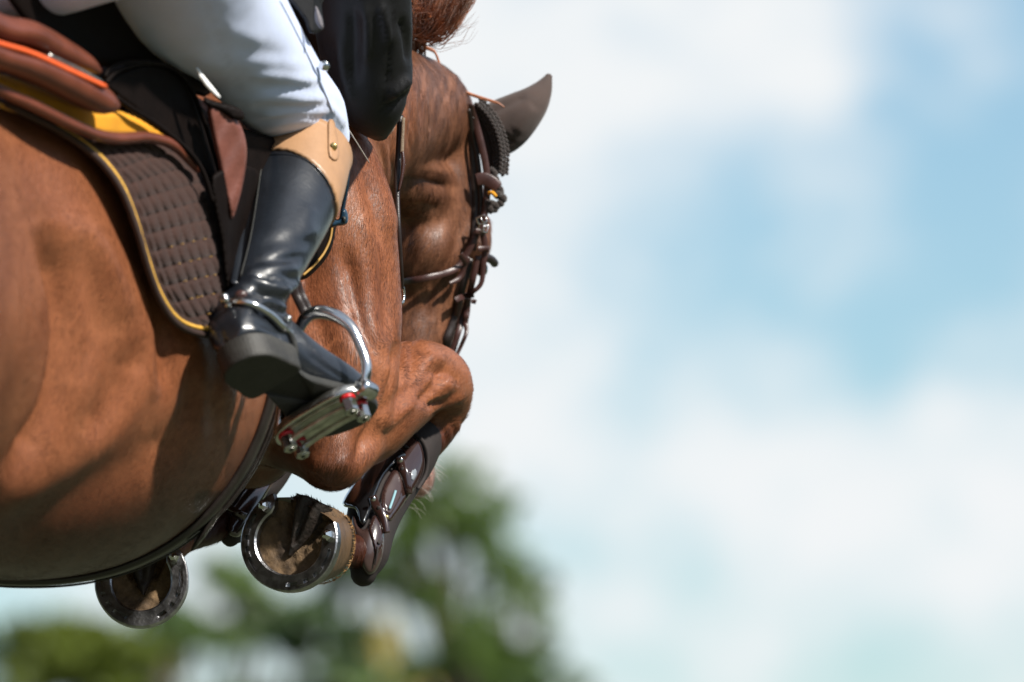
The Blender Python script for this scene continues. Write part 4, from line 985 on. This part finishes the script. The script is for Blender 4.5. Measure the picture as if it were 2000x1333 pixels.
# ------------------------------------------------------------------ bridle
HD = dict(dmin=.62)
BRI = empty('bridle', P(930, 400, .9)); tag(BRI, 'brown leather bridle with silver buckles on the head of the horse', 'bridle')
def hd(u, v, off=0.0):
    """depth on the head just in front of the cheek; past the outline it turns away with the cheek"""
    u = np.atleast_1d(np.asarray(u, float)); v = np.atleast_1d(np.asarray(v, float)); o_ = []
    for x, y in zip(u, v):
        q = None; x2 = x
        while q is None and x2 > x - 80:
            q = ray(B_h, x2, y); q = q if (q is not None and q > .62) else None; x2 -= 4
        q = q if q is not None else .93
        if x > 896 and y < 575: q = min(q, .905)
        o_.append(q - off)
    o_ = np.array(o_)
    if len(o_) > 4:
        for _ in range(4): o_[1:-1] = (o_[:-2] + 2 * o_[1:-1] + o_[2:]) / 4
    return o_
straps = [('crownpiece', [(917, 203), (931, 248), (944, 300), (951, 345), (950, 395), (945, 425), (940, 452)], [12, 14, 14, 14, 14, 13, 12], .012, M_bridle),
          ('throatlatch', [(914, 214), (925, 270), (934, 320), (938, 370), (938, 412), (934, 440)], 10, .006, M_bridle_dk),
          ('headstall', [(920, 230), (922, 290), (927, 350), (929, 410), (927, 455), (922, 490)], 15, .003, M_bridle_dk),
          ('browband', [(930, 352), (945, 350), (960, 357), (973, 368)], [24, 26, 26, 22], .018, M_bridle),
          ('cheekpiece', [(940, 448), (946, 470), (947, 495), (944, 520), (942, 545), (936, 560), (922, 572), (912, 584)], [13, 13, 12, 11, 10, 9, 9, 8], .016, M_bridle),
          ('noseband', [(934, 450), (922, 477), (906, 506), (892, 524), (868, 535), (838, 542), (806, 548), (772, 552)], [14, 13, 13, 13, 13, 13, 13, 13], .010, M_bridle),
          ('noseband_point', [(914, 502), (907, 520), (902, 536), (893, 547), (878, 554)], [11, 11, 11, 11, 7], .016, M_bridle),
          ('cheek_strap', [(918, 505), (908, 545), (896, 590), (886, 625), (872, 660), (858, 690)], 14, .006, M_bridle_dk),
          ('bit_cheek', [(934, 500), (924, 545), (914, 585), (902, 625), (892, 660), (880, 700)], 12, .014, M_bridle),
          ('flash_strap', [(897, 588), (893, 610), (890, 645)], [12, 11, 5], .012, M_bridle),
          ('curb_strap', [(914, 584), (912, 610), (909, 630), (911, 648), (904, 668), (892, 694)], [12, 12, 11, 8, 8, 7], .020, M_bridle),
          ('rear_strap', [(899, 588), (892, 618), (882, 648), (870, 690)], 11, .004, M_bridle_dk)]
for nme, pth, wd_, off, mt in straps: ribbon(nme, pth, wd_, lambda u, v: hd(u, v), .0026, mt, BRI, off=off, bevel=.18)
for (u, v, a_, wd_, ln) in [(938, 455, 20, 20, 12), (945, 487, 0, 22, 11), (905, 506, 55, 22, 12), (899, 583, -20, 20, 12), (915, 578, -15, 22, 13), (925, 590, 10, 10, 9)]:
    ca, sa_ = math.cos(rad(a_)) * wd_ / 2, math.sin(rad(a_)) * wd_ / 2
    ribbon('keeper', [(u - ca, v - sa_), (u, v - 1), (u + ca, v + sa_)], ln, lambda x, y: hd(x, y), .0026, M_bridle, BRI, off=.021, bevel=.18)
for (u, v, a_) in [(941, 430, -25), (944, 446, 15)]:
    dd = float(hd(u, v)[0]) - .026; A = RVn * math.cos(rad(a_)) + UVn * -math.sin(rad(a_)); Bv = np.cross(A, FVn); c0 = np.array(P(u, v, dd))
    sq = [c0 + A * x * .0058 + Bv * y * .0045 for x, y in ((-1, -1), (1, -1), (1, 1), (-1, 1), (-1, -1))]
    bk = obj('buckle', *tube(sq, .0013, 8, 1), M_steel, BRI, True, True); obj('buckle_tongue', *tube([c0 - Bv * .0045, c0 - FVn * .002, c0 + Bv * .0055], .0010, 6, 1), M_steel, bk, True, True)

# ------------------------------------------------------------------ reins
REI = empty('reins', P(778, 400, .35)); tag(REI, 'dark leather rein running down past the shoulder to a steel ring', 'reins')
ribbon('rein', [(782, 225, .44), (779, 290, .43), (776, 345, .42), (776, 390, .41), (779, 450, .40), (783, 520, .41), (785, 566, .43)], [12, 12, 13, 10, 9, 9, 8], None, .005, M_bridle_dk, REI)
ribbon('rein_grip', [(788, 230, .43), (786, 270, .425), (785, 300, .42)], [7, 7, 8], None, .004, material('rein_rubber', (.16, .115, .075), .7, bump=.8, bscale=700), REI)
ribbon('rein_loop', [(786, 296, .418), (788, 320, .415), (784, 350, .412), (779, 372, .41)], [6, 7, 6, 4], None, .004, M_bridle, REI)
rc = np.array(P(783, 576, .43)); rp = [rc + RVn * .0036 * math.cos(t) + FVn * .010 * math.cos(t) + UVn * .0105 * math.sin(t) for t in np.linspace(0, 2 * math.pi, 17)]
obj('ring', *tube(rp, .0022, 8, 2), M_steel, REI, True, True)
WH = obj('strap_cord', *tube([P(680, 252, .10), P(700, 284, .13), P(721, 318, .18)], .0006, 6, 4), material('pale_cord', (.55, .50, .45), .5), None, True, True)
tag(WH, 'thin pale cord between the white knee and the horse shoulder', 'cord')
NV = empty('breastplate_strap', P(664, 425, .1)); tag(NV, 'navy blue leather strap end beside the boot, under the knee', 'strap')
ribbon('strap', [(683, 300, .08), (679, 350, .09), (674, 385, .10), (668, 416, .105)], [5, 7, 8, 8], None, .004, M_navy, NV)
patch('loop', [(645, 432), (662, 428), (664, 416), (672, 406), (679, 416), (680, 432), (674, 440), (660, 442), (645, 446)], lambda u, v: .11 + 0 * np.asarray(u), .014, M_navy, NV, edge=4, step=3, smooth=2)
patch('loop_slot', [(668, 424), (675, 424), (676, 432), (670, 436)], lambda u, v: .0955 + 0 * np.asarray(u), .002, M_blackdull, NV, edge=2, step=2.5, smooth=2)

# ------------------------------------------------------------------ ear bonnet
BON = empty('ear_bonnet', P(960, 260, .95)); tag(BON, 'brown cloth ear bonnet with crocheted edge and tassel on the horse ear', 'ear bonnet')
eo = limb([(946, 262, .97, 42, 40), (968, 256, .965, 52, 42), (992, 240, .96, 52, 38), (1018, 220, .955, 44, 32), (1042, 198, .955, 33, 24), (1060, 174, .96, 20, 15), (1071, 152, .965, 8, 8)], 28, 5)
em = mesh(*eo)
bm_ = bmesh.new(); bm_.from_mesh(em); bmesh.ops.recalc_face_normals(bm_, faces=bm_.faces); bmesh.ops.subdivide_edges(bm_, edges=bm_.edges, cuts=1, use_grid_fill=True); bm_.to_mesh(em); bm_.free()
SE = Sculpt(em)
SE.crease([(975, 262), (990, 276), (1004, 282)], 9, -6); SE.crease([(962, 240), (975, 262), (990, 292)], 7, 4); SE.crease([(1005, 262), (1020, 240), (1045, 205)], 12, 3); SE.crease([(950, 225), (990, 205), (1030, 185)], 9, -3)
SE.normals()
EAR = link('ear_cover', em, M_cloth, BON)
kn = MB(); rg = random.Random(9)
knit_path = resample(crom([(924, 212), (944, 232), (960, 262), (968, 300), (966, 335)], 6), 8.0, False)
knot = ellipsoid((0, 0, 0), (1, 0, 0), (0, 1, 0), (0, 0, 1), 8, 6); kme = mesh(*knot)
kme.polygons.foreach_set('use_smooth', [True] * len(kme.polygons)); kme.materials.append(M_yarn)
def stitch_knot(u, v, d, r1, r2, ang, par, nm='crochet_knot'):
    o_ = bpy.data.objects.new(nm, kme); COL.objects.link(o_)
    A = RV * math.cos(ang) - UV * math.sin(ang); Bv = RV * math.sin(ang) + UV * math.cos(ang)
    mw = Matrix.Translation(P(u, v, d)) @ Matrix((A, Bv, -FV)).transposed().to_4x4() @ Matrix.Diagonal((r1, r2, min(r1, r2), 1))
    o_.parent = par; o_.matrix_parent_inverse = Matrix.LocRotScale(par.location, par.rotation_euler, par.scale).inverted(); o_.matrix_basis = mw
    return o_
for i, (u, v) in enumerate(knit_path):
    t = knit_path[min(i + 1, len(knit_path) - 1)] - knit_path[max(i - 1, 0)]; t = t / np.linalg.norm(t); n_ = np.array([-t[1], t[0]])
    for j in range(-2, 3):
        off = j * 6.2 - 11; ang = math.atan2(t[1], t[0]) + (.6 if j % 2 else -.6)
        stitch_knot(u + n_[0] * off + (t[0] * 4 if j % 2 else 0), v + n_[1] * off + (t[1] * 4 if j % 2 else 0), .915 - .004 * (3 - abs(j)), .0040, .0025, ang, BON)
patch('edge_cloth', [(918, 208), (930, 206), (952, 228), (970, 260), (978, 300), (974, 336), (962, 346), (952, 330), (946, 290), (934, 245)], lambda u, v: .925 + 0 * np.asarray(u), .010, M_yarn, BON, edge=8)
for i in range(9):
    t = i / 8; u = 962 + 18 * t + 3 * math.sin(i * 2.2); v = 334 + 48 * t
    stitch_knot(u, v, .90, .0058, .0042, 1.0 + .5 * (i % 2), BON, 'tassel_knot'); stitch_knot(u - 6, v + 2, .905, .005, .004, .4, BON, 'tassel_knot')
for (u, v, r_) in [(983, 388, .0062), (978, 397, .0056), (968, 402, .0068), (972, 380, .006), (960, 398, .006), (958, 408, .0072), (952, 396, .006), (966, 410, .005)]:
    stitch_knot(u, v, .893, r_, r_ * .85, rg.uniform(0, 3), BON, 'tassel_knot')
obj('tassel_tie', *tube([P(955, 378, .884), P(962, 377, .88), P(968, 384, .882)], .0026, 8, 4), M_yellow, BON, True, True)

# ------------------------------------------------------------------ eye, lashes, whiskers, mane
M_eye = material('dark_eye', (.006, .005, .005), .08, coat=1.0, coatr=.03)
obj('eye', *ellipsoid(P(941, 526, .93), RVn * .008, UVn * .010, FVn * .014, 18, 12), M_eye, HORSE)
obj('eyelid', *tube([P(930, 508, .915), P(946, 503, .91), P(960, 508, .925), P(966, 515, .94)], .0055, 10, 4), M_bridle_dk, HORSE, True, True)
M_hair = material('chestnut_mane', (.28, .085, .025), .38, var=.6, vscale=60, sheen=.2)
M_whisk = material('whisker', (.6, .55, .5), .5)
rg = random.Random(21)
def strand(mb, pts, r, tip=.35, n=4, sub=5):
    mb.add(*tube(pts, [r, r * .9, r * tip], n, sub))
wk = MB()
for i in range(26):
    u, v = rg.choice([(838, 900), (842, 915), (836, 930), (825, 950), (812, 968), (798, 985)]); u += rg.uniform(-4, 2); v += rg.uniform(-6, 6); l = rg.uniform(18, 38); a_ = rg.uniform(-.2, .9)
    strand(wk, [P(u - 4, v, .86), P(u + l * .6 * math.cos(a_), v + l * .6 * math.sin(a_), .85), P(u + l * math.cos(a_), v + l * math.sin(a_) + 8, .85)], .00022, .5, 3, 3)
w_o = wk.build('whiskers', M_whisk, HORSE); w_o['kind'] = 'stuff'
mn = MB()
def sw(u0, v0, u1, v1, sag, d0, d1, r):
    pts = []
    ph = rg.uniform(0, 6)
    for k_ in range(6):
        t = k_ / 5; wob = (rg.uniform(-3, 3) + 8 * math.sin(ph + t * 9)) * t
        pts.append(P(u0 + (u1 - u0) * t + wob * .3, v0 + (v1 - v0) * t + sag * math.sin(math.pi * t) + wob, d0 + (d1 - d0) * t))
    mn.add(*tube(pts, [r, r, r * .9, r * .7, r * .3], 4, 4))
for i in range(80):                                   # root of the lock, lifting off the crest
    u0, v0 = rg.uniform(798, 832), rg.uniform(88, 118)
    sw(u0, v0, rg.uniform(796, 850), rg.uniform(-40, 30), rg.uniform(-12, 14), .86, .80 + rg.uniform(-.03, .03), rg.uniform(.0006, .0011))
for i in range(330):                                  # curls swinging out to the right
    u0, v0 = rg.uniform(790, 822), rg.uniform(-30, 72); q = rg.random() ** .7; u1 = 846 + 104 * q; v1 = -50 + rg.uniform(-20, 50) * (1.2 - q)
    sw(u0, v0, u1, v1, rg.uniform(14, 52) + 26 * q, .82, .79 + rg.uniform(-.05, .05), rg.uniform(.0004, .0011))
for i in range(14):
    sw(835 + rg.uniform(-5, 5), 90, 930 + rg.uniform(-20, 10), rg.uniform(10, 60), rg.uniform(-10, 30), .83, .80, .0003)
mo = mn.build('mane', M_hair, HORSE); mo['kind'] = 'stuff'
ml = MB(); 
for pts in [[(830, 92), (848, 100), (858, 125), (866, 140)], [(832, 95), (850, 104), (860, 128)], [(893, 170), (915, 182), (945, 192), (970, 200), (985, 210)], [(895, 172), (920, 186), (950, 196), (978, 204)]]:
    ml.add(*tube([P(u, v, .885) for u, v in pts], [.0018, .0014, .0009], 5, 4))
l_o = ml.build('mane_wisps', M_hair, HORSE); l_o['kind'] = 'stuff'

# ------------------------------------------------------------------ trees beyond the ring
M_leaf = []
for i, (c, t) in enumerate([((.105, .185, .05), .5), ((.11, .16, .025), .45), ((.08, .145, .06), .45), ((.45, .43, .18), .45)]):
    m = bpy.data.materials.new('tree_leaf'); m.use_nodes = True; n = m.node_tree.nodes; l = m.node_tree.links; b = n['Principled BSDF']
    tx = n.new('ShaderNodeTexNoise'); tx.inputs['Scale'].default_value = 1.6; g = n.new('ShaderNodeTexCoord'); l.new(g.outputs['Object'], tx.inputs['Vector'])
    mx = n.new('ShaderNodeMix'); mx.data_type = 'RGBA'; l.new(tx.outputs['Fac'], mx.inputs['Factor']); mx.inputs['A'].default_value = (*[x * .7 for x in c], 1); mx.inputs['B'].default_value = (c[0] * 1.9, c[1] * 1.6, c[2] * 1.3, 1)
    l.new(mx.outputs['Result'], b.inputs['Base Color']); b.inputs['Roughness'].default_value = .45
    tr = n.new('ShaderNodeBsdfTranslucent'); l.new(mx.outputs['Result'], tr.inputs['Color']); ms = n.new('ShaderNodeMixShader'); ms.inputs[0].default_value = t
    l.new(b.outputs[0], ms.inputs[1]); l.new(tr.outputs[0], ms.inputs[2]); l.new(ms.outputs[0], n['Material Output'].inputs['Surface'])
    M_leaf.append(m)
M_bark = material('grey_bark', (.09, .07, .05), .9, var=.4, vscale=8, bump=.6, bscale=30)
def tree(u, D, top_v, halfw, label, mat, seed, dens, sparse=1.0):
    """a tree whose top shows at pixel (u, top_v) when it stands D metres away"""
    rg = np.random.RandomState(seed)
    top = np.array(P(u, top_v, D - 10)); h = top[2]; base = np.array([top[0], top[1], 0]); hw = halfw * 6e-5 * D
    T = empty('tree', tuple(base)); tag(T, label, 'tree', 'trees beyond the show ground')
    tp = [base, base + [.1, 0, h * .3], base + [-.1, .1, h * .6], base + [.05, 0, h * .93]]
    obj('trunk', *tube(tp, [h * .028, h * .022, h * .014, .02], 10, 4), M_bark, T, True, True)
    cl = []
    for i in range(int(46 * dens)):
        z = rg.uniform(.34, 1.0); wz = hw * (1.0 - ((z - .55) / .47) ** 2 * (.85 if z > .55 else .25)) if z < .99 else hw * .12
        a = rg.uniform(0, 2 * math.pi); r = wz * math.sqrt(rg.uniform(.05, 1))
        c = base + np.array([r * math.cos(a), r * math.sin(a) * .45, h * z * .97])
        cl.append((c, hw * rg.uniform(.12, .27) * (1.1 - .35 * z)))
        if i % 2 == 0:
            s = base + np.array([0, 0, h * max(.25, z - .22)])
            obj('limb', *tube([s, (s + c) / 2 + [0, 0, -.1], c], [h * .010, h * .006, .012], 6, 3), M_bark, T, True, True)
    V = []; F = []
    for c, r in cl:
        for k in range(int(150 * sparse)):
            q = rg.normal(size=3); q /= np.linalg.norm(q); p = c + q * r * rg.uniform(.3, 1.05) * np.array([1.15, 1.15, .8])
            n = rg.normal(size=3) + [0, 0, .6]; n /= np.linalg.norm(n); x = np.cross(n, rg.normal(size=3)); x /= np.linalg.norm(x); y = np.cross(n, x)
            s = rg.uniform(.05, .10); i0 = len(V)
            V += [p - y * s * 1.3, p + x * s * .6, p + y * s * 1.3, p - x * s * .6]; F.append((i0, i0 + 1, i0 + 2, i0 + 3))
    me = bpy.data.meshes.new('crown'); V = np.array(V)
    me.from_pydata(V.tolist(), [], F); me.update(); co_ = link('crown', me, mat, T, False)
tree(890, 74, 858, 310, 'tall loose-crowned tree behind the raised tendon boot', M_leaf[0], 1, 1.4, .5)
tree(1040, 80, 1055, 190, 'small dark tree right of the tall loose-crowned one', M_leaf[2], 2, 1.0, .55)
tree(700, 82, 1000, 290, 'dark green tree between the front hoof and the tendon boot', M_leaf[2], 6, .8, 1.0)
tree(450, 84, 1040, 300, 'broad tree with bright gaps below the two hooves', M_leaf[0], 3, .95, .7)
tree(150, 70, 1172, 340, 'low yellow-green tree below the horse belly', M_leaf[1], 4, 1.5, 1.4)
tree(-120, 78, 1130, 240, 'dark tree at the left edge, under the belly', M_leaf[2], 5, .9, 1.0)
tree(300, 90, 1120, 230, 'grey-green tree between the far hoof and the front hoof', M_leaf[2], 9, .9, 1.0)
tree(740, 96, 1180, 300, 'pale sunlit tree far behind the dark ones', M_leaf[3], 8, .8, 1.0)
tree(930, 92, 1200, 240, 'deep green tree under the tendon boot, low in the frame', M_leaf[1], 11, .9, 1.2)
